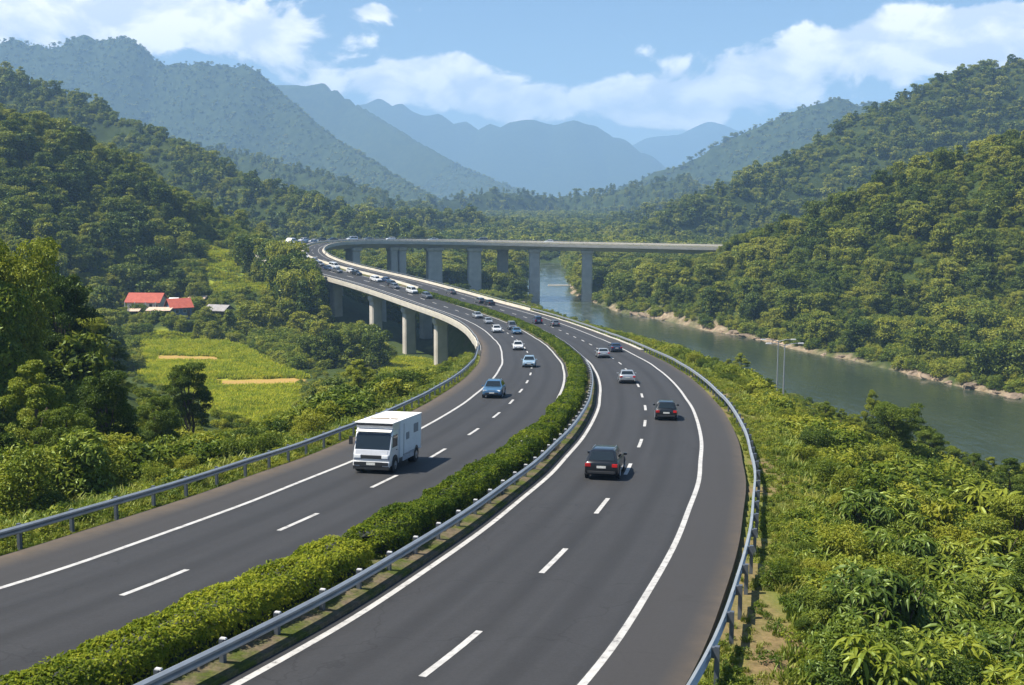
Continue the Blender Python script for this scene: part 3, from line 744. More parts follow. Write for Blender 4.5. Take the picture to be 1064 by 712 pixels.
def crown_points(rng, H, R, base, nc, shape, cr=(.26, .46)):
    C = []; Rr = []
    for i in range(nc):
        t = (i + .5) / nc; z = base + (1 - base) * t
        if shape == 'round': prof = math.sin(math.pi * min(1, (t * .85 + .15))) ** .6
        elif shape == 'cone': prof = (1 - t) ** .75 + .12
        elif shape == 'flat': prof = .55 + .45 * math.sin(math.pi * (t * .7 + .25))
        else: prof = .75 + .25 * math.sin(6 * t + rng.random() * 3)
        a = i * 2.4 + rng.normal() * .5; rad_ = R * prof * math.sqrt(rng.uniform(.15, 1.0)) * .78
        C.append((rad_ * math.cos(a), rad_ * math.sin(a), z * H + rng.normal() * .03 * H))
        Rr.append(R * rng.uniform(*cr) * (.6 + .5 * prof))
    C = np.array(C); Rr = np.array(Rr)
    C[:, 2] = np.minimum(C[:, 2], H - Rr * .75); C[:, 2] = np.maximum(C[:, 2], Rr * .5)
    return C, Rr

PROTO = {}
def tree_proto(key, seed, H, R, base, nc, nl, L, shape, mat, trunk_r, limbs=6, rand=.7, merged=False, sq=.8, cr=(.26, .46)):
    rng = np.random.default_rng(seed)
    C, Rr = crown_points(rng, H, R, base, nc, shape, cr)
    V, q = clump_cloud(rng, C, Rr, nl, L, squash=sq, rand=rand)
    mb = MB(); top = (rng.normal() * .3, rng.normal() * .3, H * .72)
    pts = [(0, 0, -1.2), (0, 0, 0), (top[0] * .3 + .12 * R * rng.normal(), top[1] * .3 + .08 * R * rng.normal(), H * .3), (top[0], top[1], H * .72)]
    mb.tube(pts, [trunk_r * 1.5, trunk_r * 1.15, trunk_r * .8, trunk_r * .25], 7)
    for i in rng.choice(nc, min(limbs, nc), replace=False):
        c = C[i]; z0 = max(H * .12, c[2] * rng.uniform(.35, .6)); f = min(1, z0 / (H * .72))
        a = np.array([top[0] * f, top[1] * f, z0]); mid = (a + c) / 2 + np.array([0, 0, .06 * H])
        mb.tube([a, mid, c], [trunk_r * .42, trunk_r * .28, trunk_r * .08], 5)
    if merged:
        tv = np.array(mb.v); tq = np.array([f for f in mb.f if len(f) == 4])
        VV = np.vstack([V, tv]); qq = np.vstack([q, tq + len(V)])
        me = np_mesh(key, VV, qq, [mat, M['bark']], np.r_[np.zeros(len(q)), np.ones(len(tq))])
        PROTO[key] = (me, None, H)
    else:
        t = mb.build('trunk', M['bark'], smooth=True); tm = t.data; bpy.data.objects.remove(t)
        PROTO[key] = (np_mesh('crown', V, q, mat), tm, H)
    return key

LT, LF, LB, LBR = M['leaf_tree'], M['leaf_forest'], M['leaf_bush'], M['leaf_broad']
HERO = [tree_proto('hero_a', 1, 10, 4.0, .24, 62, 30000, .21, 'round', LT, .22, 16, sq=.62, cr=(.15, .27)), tree_proto('hero_b', 2, 10, 3.3, .32, 54, 25000, .20, 'flat', LT, .19, 16, sq=.62, cr=(.15, .27)),
        tree_proto('hero_c', 3, 10, 4.4, .16, 72, 34000, .21, 'irregular', LT, .24, 16, sq=.62, cr=(.15, .27)), tree_proto('hero_d', 4, 10, 2.8, .12, 52, 23000, .20, 'round', LT, .18, 16, sq=.62, cr=(.15, .27))]
MID = [tree_proto('mid_a', 11, 10, 4.3, .2, 22, 2300, .78, 'round', LF, .25, 3, merged=True), tree_proto('mid_b', 12, 10, 3.6, .25, 18, 2000, .76, 'flat', LF, .22, 3, merged=True),
       tree_proto('mid_c', 13, 10, 4.9, .12, 26, 2500, .82, 'irregular', LF, .26, 3, merged=True), tree_proto('mid_d', 14, 10, 2.9, .12, 18, 1900, .7, 'cone', LF, .2, 2, merged=True)]
FAR = [tree_proto('far_a', 21, 10, 4.6, .1, 12, 430, 1.6, 'round', LF, .3, 0, merged=True), tree_proto('far_b', 22, 10, 5.2, .08, 14, 450, 1.7, 'irregular', LF, .3, 0, merged=True),
       tree_proto('far_c', 23, 10, 3.4, .1, 10, 380, 1.5, 'cone', LF, .3, 0, merged=True)]
BUSH = [tree_proto('bush_a', 31, 3, 1.9, .05, 22, 5200, .19, 'round', LB, .05, 6, sq=.9), tree_proto('bush_b', 32, 3, 2.3, .05, 26, 5600, .21, 'irregular', LB, .05, 6, sq=.9),
        tree_proto('bush_c', 33, 3, 1.6, .05, 18, 4600, .18, 'flat', LB, .05, 6, sq=1.0)]
BUSH += [tree_proto('bush_d', 34, 3, 2.0, .05, 24, 5200, .20, 'irregular', LT, .05, 6, sq=.9), tree_proto('bush_e', 35, 3, 1.7, .05, 20, 4600, .26, 'round', LBR, .05, 6, sq=.9)]
BUSHM = [tree_proto('bushm_a', 41, 3, 2.2, .05, 14, 1100, .40, 'round', LB, .05, 2, merged=True), tree_proto('bushm_b', 42, 3, 2.7, .05, 16, 1200, .42, 'irregular', LB, .05, 2, merged=True)]

def broad_proto(key, seed, H, nst):
    """a shrub with whorls of long drooping leaves at the ends of upright stems"""
    rng = np.random.default_rng(seed); Vs = []; n = 0; mb = MB()
    for s in range(nst):
        a = rng.uniform(0, 6.283); sp_ = rng.uniform(.1, .6) * H; hh = H * rng.uniform(.55, 1.0)
        p0 = np.array([.1 * math.cos(a), .1 * math.sin(a), -.4]); p2 = np.array([sp_ * math.cos(a), sp_ * math.sin(a), hh]); p1 = (p0 + p2) / 2 + np.array([0, 0, .15 * H])
        mb.tube([p0, p1, p2], [.035, .028, .012], 5)
        for w in range(3):
            t = 1 - w * .2; c = (1 - t) ** 2 * p0 + 2 * t * (1 - t) * p1 + t * t * p2
            if w: c = c + rng.normal(size=3) * .10 * H
            nl = rng.integers(6, 9); ph = rng.uniform(0, 6.28); ax = unit(np.array([rng.normal() * .35, rng.normal() * .35, 1.0]))
            e1 = unit(np.cross(ax, [1, 0, 0])); e2 = np.cross(ax, e1)
            for k in range(nl):
                b = ph + k * 6.283 / nl + rng.normal() * .15; L = rng.uniform(.38, .75) * H / 3; W = L * .25
                d = e1 * math.cos(b) + e2 * math.sin(b); side = np.cross(ax, d); rise = rng.uniform(.1, .5); dr = rng.uniform(.5, 1.2)
                for x, ww in ((.06, .12), (.35, .9), (.65, 1.0), (1.0, .04)):
                    m = c + d * L * x + ax * L * (rise * x - dr * x * x)
                    Vs += [m - side * W * ww * .5 + ax * L * .05 * ww, m, m + side * W * ww * .5 + ax * L * .05 * ww]
    V = np.array(Vs); nlv = len(V) // 12; base = np.arange(nlv)[:, None] * 12
    pat = np.array([(r * 3 + c, r * 3 + c + 1, r * 3 + c + 4, r * 3 + c + 3) for r in range(3) for c in range(2)])
    q = (base[:, :, None] + pat[None]).reshape(-1, 4)
    t = mb.build('trunk', M['bark']); tm = t.data; bpy.data.objects.remove(t); tm.name = 'stems'
    PROTO[key] = (np_mesh('crown', V, q, LBR), tm, H)
    return key
BROAD = [broad_proto('broad_a', 51, 3.0, 30), broad_proto('broad_b', 52, 3.0, 36), broad_proto('broad_c', 53, 3.0, 26)]

def tuft_proto(key, seed, n, h, spread, mat, wide=.03):
    rng = np.random.default_rng(seed); Vs = []
    a = rng.uniform(0, 6.283, n); r = spread * np.sqrt(rng.random(n)); hh = h * rng.uniform(.5, 1.1, n); ln = rng.uniform(.1, .6, n) * hh; b = rng.uniform(0, 6.283, n)
    p = np.stack([r * np.cos(a), r * np.sin(a), np.full(n, -.03)], -1); s = np.stack([-np.sin(b), np.cos(b), 0 * b], -1) * wide * rng.uniform(.6, 1.5, (n, 1))
    d = np.stack([np.cos(b), np.sin(b), 0 * b], -1); up = np.array([0, 0, 1.0])
    m = p + d * (ln * .35)[:, None] + up * (hh * .6)[:, None]; tip = p + d * ln[:, None] + up * hh[:, None]
    V = np.stack([p - s, p + s, m + s * .8, m - s * .8, tip + s * .15, tip - s * .15], 1).reshape(-1, 3)
    i = np.arange(n)[:, None] * 6
    q = np.concatenate([i + [[0, 1, 2, 3]], i + [[3, 2, 4, 5]]])
    PROTO[key] = (np_mesh(key, V, q, mat), None, h); return key
TUFT = [tuft_proto('tuft_a', 61, 60, .55, .45, M['grass']), tuft_proto('tuft_b', 62, 44, .8, .4, M['grass']), tuft_proto('tuft_c', 63, 70, .35, .55, M['grass'])]
CROP = [tuft_proto('crop_a', 64, 60, .8, .6, M['crop'], .05), tuft_proto('crop_b', 65, 60, .6, .7, M['crop'], .05)]
def weed_proto(key, seed):
    rng = np.random.default_rng(seed); n = 170
    C = np.c_[rng.normal(size=(7, 2)) * .28, rng.uniform(.15, .5, 7)]
    V, q = clump_cloud(rng, C, rng.uniform(.16, .3, 7), n, .17, squash=.9, W=.55)
    PROTO[key] = (np_mesh(key, V, q, LB), None, .7); return key
WEED = [weed_proto('weed_a', 71), weed_proto('weed_b', 72)]

# height limits that keep the river, the road and the far bridge open to view from the road side
RIV_U = [585, 600, 660, 700, 740, 775, 800, 830, 865, 900, 935, 990, 1064, 1150]; RIV_V = [331, 334, 348, 358, 374, 384, 402, 430, 436, 450, 450, 480, 492, 505]
PAR_U = [325, 338, 346, 371, 397, 437, 475, 512, 563, 600]; PAR_V = [262, 263, 264, 271, 279, 291, 300, 308, 321, 333]
LEF_U = [40, 62, 80, 96, 128, 150, 200, 260, 310, 330, 400, 440, 480, 500, 520]; LEF_V = [240, 262, 330, 400, 440, 446, 448, 444, 420, 395, 388, 382, 378, 368, 360]
def limit(x, y, z, H):
    x, y, z, H = (np.atleast_1d(np.asarray(k, float)) for k in (x, y, z, H))
    t = z + H; dep = y * cp - t * sp; u = CX + F * x / dep
    cz = lambda v: y * np.tan(-np.arctan((v - CY) / F) - PITCH)
    e = river_edge(x, y); s_, o_, _z = near_road(x, y)
    near_side = (o_ > 0) & (y < 440) & (x < np.interp(y, RIVER[::-1, 1], RIVER[::-1, 0]))
    H = np.where(near_side & (u > 585), np.minimum(H, cz(np.interp(u, RIV_U, RIV_V)) - z), H)
    H = np.where((o_ > 0) & (y < 470) & (u > 325) & (u < 600) & (x < 40), np.minimum(H, cz(np.interp(u, PAR_U, PAR_V)) - z), H)
    near_left = (o_ < -13) & (np.hypot(x, y) < 288) & (x < 0)
    H = np.where(near_left & (u > 40) & (u < 520), np.minimum(H, cz(np.interp(u, LEF_U, LEF_V)) - z), H)
    return H

# ---- things that grow one by one
def plant(name, keys, x, y, H, label, group, cat='tree', z=None, wide=1.0):
    key = keys if isinstance(keys, str) else keys[int(RNG.integers(len(keys)))]
    cm, tm, H0 = PROTO[key]
    z = terrain1(x, y) if z is None else z
    k = H / H0
    if tm is None:
        o = link(name, cm, None, (x, y, z - .15)); root = o
    else:
        root = empty(name, (x, y, z - .1))
        link('trunk' if cat == 'tree' else 'stems', tm, root); link('crown' if cat == 'tree' else 'foliage', cm, root)
    root.scale = (k * wide, k * wide, k); root.rotation_euler = (RNG.normal() * .04, RNG.normal() * .04, RNG.uniform(0, 6.283))
    return tag(root, label, cat, group)

def top_height(u, v, d):
    p = at(u, v, d); g = terrain1(p[0], p[1])
    return p[0], p[1], g, max(1.0, p[2] - g)

NTREE = 0
def tree_at(u, v, d, keys, label, group=None, cap=20, wide=1.0, name='broadleaf_tree'):
    global NTREE
    x, y, g, H = top_height(u, v, d); NTREE += 1
    return plant(name, keys, x, y, min(H, cap), label, group, z=g, wide=wide)

LEFT = 'trees behind the left guardrail'
REFF = {'hero_a': 4.6, 'hero_b': 4.0, 'hero_c': 5.2, 'hero_d': 3.4}
def left_tree(u, v, d, R, k, lab):
    x, y, g, H = top_height(u, v, d); H = min(H, 19)
    tree_at(u, v, d, k, lab, LEFT, cap=19, wide=float(np.clip((R * d / F) / (REFF[k] * H / 10), .68, 1.3)))
for u, v, d, R, k, lab in [
    (14, 246, 84, 56, 'hero_c', 'tallest dark leafy tree at the left edge of the photo, above the guardrail'),
    (62, 284, 96, 44, 'hero_b', 'tall dark tree right of the tallest one at the left edge of the photo'),
    (-40, 235, 78, 46, 'hero_a', 'dark tree cut off by the left edge of the photo, crown mostly outside'),
    (112, 384, 66, 44, 'hero_b', 'open-branched tree with a bare dark trunk just behind the left guardrail'),
    (160, 410, 76, 34, 'hero_a', 'rounded tree with sunlit top just right of the open-branched tree behind the left guardrail'),
    (194, 376, 94, 34, 'hero_b', 'slim-trunked tree standing in front of the lower yellow-green field'),
    (30, 372, 60, 48, 'hero_d', 'bushy tree close behind the guardrail at the left edge of the photo'),
    (70, 420, 58, 44, 'hero_a', 'low bushy tree close behind the guardrail, left of the open-branched tree'),
    (140, 448, 70, 34, 'hero_c', 'low wide tree under the rounded sunlit tree by the left guardrail'),
    (-5, 430, 54, 48, 'hero_d', 'bright-leaved tree at the very left edge, low behind the guardrail'),
    (238, 452, 92, 26, 'hero_d', 'small bushy tree behind the guardrail left of the lorry, below the yellow-green field'),
    (275, 440, 104, 32, 'hero_c', 'wide low tree behind the guardrail, below the middle of the yellow-green field'),
    (372, 372, 128, 26, 'hero_d', 'dense dark tree behind the guardrail just above the white lorry'),
    (338, 412, 118, 30, 'hero_a', 'rounded mid-green tree left of the dense dark tree above the white lorry'),
    (398, 388, 140, 24, 'hero_a', 'small rounded tree to the right of the dense dark tree above the white lorry'),
    (88, 330, 122, 36, 'hero_c', 'dark spreading tree on the knoll left of the red-roofed farmhouse'),
    (116, 352, 140, 22, 'hero_d', 'dark narrow tree just left of the upper yellow-green field'),
    (36, 318, 112, 40, 'hero_a', 'dense tree on the knoll behind the low trees at the left guardrail'),
    (4, 300, 128, 44, 'hero_c', 'deep green tree on the knoll, rear row at the left edge of the photo')]:
    left_tree(u, v, d, R, k, lab)
RIGHT = 'trees on the slope between motorway and river'
for u, v, d, k, w, lab in [
    (858, 416, 118, 'hero_a', 1.0, 'rounded dark tree between the lamp posts and the large riverside tree'),
    (934, 418, 100, 'hero_c', 1.1, 'large spreading tree on the right slope against the green river'),
    (906, 404, 128, 'hero_d', .7, 'slim upright tree rising against the river left of the large spreading tree'),
    (898, 446, 92, 'hero_b', 1.0, 'open tree just in front and left of the large spreading riverside tree'),
    (1012, 470, 100, 'hero_a', 1.0, 'rounded tree at the water side, right of the large spreading tree'),
    (1050, 474, 90, 'hero_d', 1.1, 'leafy tree at the right edge of the photo below the river'),
    (980, 492, 78, 'hero_d', 1.0, 'small bushy tree in front of the large spreading riverside tree'),
    (770, 366, 190, 'hero_d', 1.2, 'dark upright tree by the river bend left of the lamp posts'),
    (748, 374, 176, 'hero_a', 1.0, 'dark round tree right behind the pale guardrail near the river bend'),
    (832, 432, 108, 'hero_d', 1.0, 'small tree at the foot of the lamp posts')]:
    tree_at(u, v, d, k, lab, RIGHT, wide=w)
for k_, (u, v) in enumerate([(742, 370), (757, 372), (783, 386), (797, 392), (812, 404), (826, 418), (845, 424), (874, 424), (888, 430), (915, 428), (955, 432), (970, 446), (992, 462), (1030, 474), (1066, 480), (1085, 480)]):
    d = np.interp(u, [740, 800, 900, 1000, 1064], [182, 150, 128, 112, 100]) * RNG.uniform(.93, 1.07)
    tree_at(u, v, d, ['hero_a', 'hero_d', 'hero_b'][k_ % 3], 'small leafy tree in the row of trees edging the river below the motorway', 'small trees edging the near river bank', cap=8, wide=1.15)
for u, v, d in [(288, 250, 392), (279, 249, 397), (271, 247, 403), (262, 245, 409), (254, 243, 414), (246, 241, 419), (333, 286, 350), (327, 281, 354), (321, 275, 358), (315, 268, 362), (309, 261, 366), (303, 255, 372), (297, 251, 378), (318, 284, 345), (306, 275, 352), (296, 266, 362), (290, 254, 380)]:
    tree_at(u, v, d, MID, 'tall dense tree on the hill spur hiding the left end of the far bend', 'trees on the spur before the far bend', cap=17, wide=.8)
for u, v, d, H in [(150, 286, 430, 11), (140, 285, 440, 10), (166, 284, 436, 10), (186, 280, 440, 12), (196, 282, 432, 11), (206, 287, 428, 9), (216, 330, 350, 6), (204, 338, 338, 6), (318, 350, 300, 7), (330, 356, 290, 8)]:
    p = at(u, v, d); plant('broadleaf_tree', MID, p[0], p[1], H, 'dark tree around the red-roofed farmhouses and the terraced hillside patch', 'trees around the farmhouses'); NTREE += 1

# broad-leaved shrubs in the near right corner
nb = 0
for u in range(800, 1130, 26):
    for v in range(505, 790, 30):
        uu = u + RNG.uniform(-12, 12); vv = v + RNG.uniform(-12, 12)
        lim = 775 + max(0, (640 - vv)) * .95 if vv < 640 else 775 + (vv - 640) * .25
        if uu < lim + 22: continue
        d = np.interp(vv, [500, 560, 640, 720, 800], [66, 52, 41, 33, 28])
        x, y, g, H = top_height(uu, vv, d)
        big = uu > 860 + max(0, 620 - vv) * .5
        H = min(H, 3.0 if big else 2.2); 
        if H < 1.0: H = RNG.uniform(1.0, 1.6)
        H = max(H, 1.8 if big else .8) * RNG.uniform(.7, 1.3)
        if big and RNG.random() < .55: plant('broad_leaved_shrub', BROAD, x, y, H, 'bright shrub with whorls of long drooping leaves in the near right corner of the slope', 'broad-leaved shrubs in the near right corner', 'shrub', g); nb += 1
        else: plant('leafy_shrub', BUSH, x, y, H * .8, 'small-leaved bright green shrub beside the right guardrail in the foreground', 'shrubs beside the right guardrail', 'shrub', g); nb += 1

for u, v, d, k_, lab in [(1012, 496, 66, 'hero_d', 'small dark-leaved tree at the right, below the large spreading riverside tree'), (1058, 512, 54, 'hero_a', 'small leafy tree cut by the right edge of the photo above the broad-leaved shrubs'),
                         (948, 514, 62, 'hero_d', 'low bushy tree among the shrubs on the right slope, left of the dark-leaved one'), (1075, 560, 44, 'hero_d', 'bushy tree mostly outside the right edge, in the broad-leaved shrubs')]:
    tree_at(u, v, d, k_, lab, RIGHT, cap=7, wide=1.15)

# shrubs along both sides of the road
def ok_road(x, y, need=15.2):
    s, o, z = near_road(np.array([x]), np.array([y])); return s[0], o[0], z[0]
cnt = 0
for s in np.arange(96, 380, 2.6):
    for rep in range(2):
        o = RNG.uniform(15.2, 18) if rep == 0 else RNG.uniform(18, 34)
        if rep == 1 and RNG.random() < .25: continue
        p = road(np.array([s + RNG.uniform(-1.2, 1.2)]), o)[0]
        if river_edge(p[None, 0], p[None, 1])[0] < 3: continue
        H = RNG.uniform(1.3, 2.6) if rep == 0 else RNG.uniform(2.4, 5.0)
        if s < 150: H *= .75 if rep == 0 else .8
        H = min(H, float(limit(p[0], p[1], terrain1(p[0], p[1]), H)[0]))
        if H < .5: continue
        near = s < 190
        plant('leafy_shrub', BUSH if near else BUSHM, p[0], p[1], H, 'yellow-green shrub between the right guardrail and the river, beyond the foreground', 'shrubs along the river side of the motorway', 'shrub'); cnt += 1
for s in np.arange(74, 214, 2.4):
    for rep in range(2):
        o = -RNG.uniform(15.5, 18.5) if rep == 0 else -RNG.uniform(18.5, 34)
        if rep == 0 and RNG.random() < .35: continue
        p = road(np.array([s]), o)[0]; H = RNG.uniform(.9, 1.9) if rep == 0 else RNG.uniform(1.8, 4.2)
        H = min(H, float(limit(p[0], p[1], terrain1(p[0], p[1]), H)[0]))
        if H < .5: continue
        plant('leafy_shrub', BUSH if s < 170 else BUSHM, p[0], p[1], H, 'green shrub on the embankment below the left guardrail', 'shrubs below the left guardrail', 'shrub'); cnt += 1

# ---- the wood on every slope: nearest trees one by one, all the rest as one forest
def visible(x, y, z, hgt):
    """true where the top of a tree is not hidden by the ground in front of it"""
    az = np.arctan2(x, y); r = np.hypot(x, y); ok = np.ones(len(x), bool)
    for f in np.linspace(.12, .97, 26):
        g = terrain(x * f, y * f)
        ok &= (g + 1) / (r * f) < (z + hgt) / r + .002
    return ok
pts = []
for r0, r1, sp_, hh in ((95, 330, 5.2, 7.5), (330, 620, 5.2, 8.0), (620, 1250, 6.6, 8.5), (1250, 2300, 10, 8.5), (2300, 4300, 12, 7.0)):
    n = int(2 * rad(28) / 2 * (r1 * r1 - r0 * r0) / (sp_ * sp_))
    r = np.sqrt(RNG.uniform(r0 * r0, r1 * r1, n)); a = RNG.uniform(-rad(29), rad(28), n)
    x, y = r * np.sin(a), r * np.cos(a)
    z, e, s, o = terrain(x, y, True); ao = np.abs(o)
    rz = np.interp(s, RS, RP[:, 2])
    H = hh * (.55 + .85 * RNG.random(n) ** 1.6) * (1 + .25 * fbm(x / (12 * sp_), y / (12 * sp_), 2, 131))
    keep = e > 4.5
    keep &= ~((s < 520) & (ao < 19)) | (s > 740)
    keep &= ~((s < 392) & (o > 0) & (ao < 34) & (r < 420))
    lim = np.where((ao < 20), rz - 4 - z, np.where((ao < 34) & (s < 440) & (o < 0), rz + 1.5 - z, 99)); lim = np.where((s > 478) & (ao < 45), np.minimum(lim, rz - 3 - z), lim)
    H = np.minimum(H, lim); H = limit(x, y, z, H); keep &= H > 2.2
    inf = np.zeros(n, bool)
    for P in FIELDS + [TERRACE]: inf |= inpoly(x, y, P)
    keep &= ~inf
    for hx, hy in HOUSES_XY: keep &= np.hypot((x - hx + 5) * .75, (y - hy) * .8) > 12
    keep &= ~((y < 300) & (x < 0) & (r < 165) & (o > -40))
    # clearings: meadows and scrub on the valley floor left of the road and a few on the slopes
    cl = fbm(x / 38, y / 38, 3, 140)
    keep &= ~((r < 420) & (x < 0) & (cl > .02) & (z < -34))
    keep &= ~((r > 330) & (r < 1300) & (cl > .17))
        # nothing in the line of sight of the road
    x, y, z, H, r = x[keep], y[keep], z[keep], H[keep], r[keep]
    vis = visible(x, y, z, H)
    pts.append(np.stack([x, y, z, H, r], -1)[vis])
FP = np.vstack(pts)
# keep the view to the fields and farmhouses open
q = np.stack([FP[:, 0], FP[:, 1], FP[:, 2] + FP[:, 3]], -1)
dep = q[:, 1] * cp - q[:, 2] * sp; U = CX + F * q[:, 0] / dep; Vv = CY - F * (q[:, 1] * sp + q[:, 2] * cp) / dep
hide = (FP[:, 4] < 345) & (U > 118) & (U < 320) & (Vv < 402) & (Vv > 200)
hide |= (FP[:, 4] < 400) & (U > 208) & (U < 296) & (Vv < 302) & (Vv > 235)
hide |= (FP[:, 4] < 240) & (U > 300) & (U < 500) & (Vv < 365)
hide |= (FP[:, 4] < 440) & (FP[:, 4] > 345) & (U > 205) & (U < 300) & (Vv < 300) & (Vv > 250) & (FP[:, 0] < -60) & (np.hypot(FP[:, 0] + 105, FP[:, 1] - 420) < 26)
bq = FP[:, 1] * cp - FP[:, 2] * sp; Vb = CY - F * (FP[:, 1] * sp + FP[:, 2] * cp) / bq
hide |= (FP[:, 4] < 445) & (U > 203) & (U < 292) & (Vv < 304) & (Vb > 262)
FP = FP[~hide]
FP = FP[np.argsort(-FP[:, 3] / FP[:, 4])]
n_ind = 300 - NTREE
for x, y, z, H, r in FP[:n_ind]:
    if x > 40 and y > 170: lab, grp = 'green tree in the wooded hillside across the river', 'trees on the hillside across the river'
    elif r < 330 and z < -30: lab, grp = 'green tree on the valley floor left of the motorway, around the fields and viaduct piers', 'trees on the valley floor'
    else: lab, grp = 'dark green tree on the steep wooded hillside left of the motorway', 'trees on the left hillside'
    plant('broadleaf_tree', MID, x, y, H, lab, grp, z=z, wide=RNG.uniform(.85, 1.2))
FP = FP[n_ind:]

def scatter(name, XYZ, scl, rot, idx_, protos, label, cat, tilt=None):
    me = bpy.data.meshes.new(name); me.vertices.add(len(XYZ)); me.vertices.foreach_set('co', np.ascontiguousarray(XYZ, np.float32).ravel())
    a = me.attributes.new('size', 'FLOAT_VECTOR', 'POINT'); a.data.foreach_set('vector', np.ascontiguousarray(scl, np.float32).ravel())
    a = me.attributes.new('turn', 'FLOAT_VECTOR', 'POINT'); a.data.foreach_set('vector', np.ascontiguousarray(rot, np.float32).ravel())
    a = me.attributes.new('pick', 'INT', 'POINT'); a.data.foreach_set('value', np.ascontiguousarray(idx_, np.int32))
    o = link(name, me)
    ng = bpy.data.node_groups.new(name, 'GeometryNodeTree')
    ng.interface.new_socket('Geometry', in_out='INPUT', socket_type='NodeSocketGeometry'); ng.interface.new_socket('Geometry', in_out='OUTPUT', socket_type='NodeSocketGeometry')
    nd = ng.nodes; L = ng.links
    gi = nd.new('NodeGroupInput'); go_ = nd.new('NodeGroupOutput'); iop = nd.new('GeometryNodeInstanceOnPoints'); jn = nd.new('GeometryNodeJoinGeometry')
    for k in reversed(protos):
        po = bpy.data.objects.new(k, PROTO[k][0])
        oi = nd.new('GeometryNodeObjectInfo'); oi.inputs['Object'].default_value = po; oi.inputs['As Instance'].default_value = True
        L.new(oi.outputs['Geometry'], jn.inputs[0])
    def att(nm, t):
        n_ = nd.new('GeometryNodeInputNamedAttribute'); n_.data_type = t; n_.inputs[0].default_value = nm
        return n_.outputs['Attribute']
    L.new(gi.outputs[0], iop.inputs['Points']); L.new(jn.outputs[0], iop.inputs['Instance'])
    iop.inputs['Pick Instance'].default_value = True
    L.new(att('pick', 'INT'), iop.inputs['Instance Index']); L.new(att('size', 'FLOAT_VECTOR'), iop.inputs['Scale']); L.new(att('turn', 'FLOAT_VECTOR'), iop.inputs['Rotation'])
    L.new(iop.outputs[0], go_.inputs[0])
    o.modifiers.new('scatter', 'NODES').node_group = ng
    return tag(o, label, cat, None, 'stuff')

def scatter_trees(name, P, protos, label, cat):
    n = len(P); k = P[:, 3] / 10.0
    w = k * RNG.uniform(.8, 1.3, n) * np.where(np.hypot(P[:, 0], P[:, 1]) > 2300, 1.7, 1)
    scatter(name, P[:, :3] - np.stack([0 * P[:, 3], 0 * P[:, 3], .3 + np.where(np.hypot(P[:, 0], P[:, 1]) > 2300, .5 * P[:, 3], 0)], -1), np.stack([w, w, k], -1), np.stack([RNG.normal(size=n) * .06, RNG.normal(size=n) * .06, RNG.uniform(0, 6.283, n)], -1), RNG.integers(0, len(protos), n), protos, label, cat)
print('forest', len(FP), 'shrubs', nb + cnt, 'hand trees', NTREE)
scatter_trees('near_forest', FP[FP[:, 4] < 700], MID, 'dense green forest on the nearer hillsides on both sides of the valley', 'forest')
scatter_trees('far_forest', FP[FP[:, 4] >= 700], FAR, 'hazy forest covering the far mountains up the valley', 'forest')

# scrub under and between the trees
pts = []
for r0, r1, sp_ in ((60, 250, 2.2), (250, 520, 2.6), (520, 1150, 5.0)):
    n = int(rad(57) / 2 * (r1 * r1 - r0 * r0) / (sp_ * sp_)); r = np.sqrt(RNG.uniform(r0 * r0, r1 * r1, n)); a = RNG.uniform(-rad(29), rad(28), n)
    x, y = r * np.sin(a), r * np.cos(a); z, e, s, o = terrain(x, y, True); ao = np.abs(o)
    keep = (e > 1.2) & ~((s < 520) & (ao < 16.5))
    for P in FIELDS + [TERRACE]: keep &= ~inpoly(x, y, P)
    for hx, hy in HOUSES_XY: keep &= np.hypot(x - hx, y - hy) > 9

    x, y, z = x[keep], y[keep], z[keep]; H = RNG.uniform(.8, 2.8, len(x)); H *= np.where(np.hypot(x, y) > 280, np.where(np.hypot(x, y) > 500, 1.9, 1.3), 1)
    H = np.maximum(limit(x, y, z, H), 1.1); g_ = H > .45; x, y, z, H = x[g_], y[g_], z[g_], H[g_]
    vis = visible(x, y, z, H); pts.append(np.stack([x, y, z, H * 10 / 3], -1)[vis])
SP = np.vstack(pts)
dq = SP[:, 1] * cp - SP[:, 2] * sp; Us = CX + F * SP[:, 0] / dq; Vs_ = CY - F * (SP[:, 1] * sp + SP[:, 2] * cp) / dq
SP = SP[~((np.hypot(SP[:, 0], SP[:, 1]) < 460) & (Us > 212) & (Us < 288) & (Vs_ > 262) & (Vs_ < 306))]
scatter_trees('scrub', SP, BUSHM, 'scrub and low bushes covering the slopes under and between the trees', 'scrub')

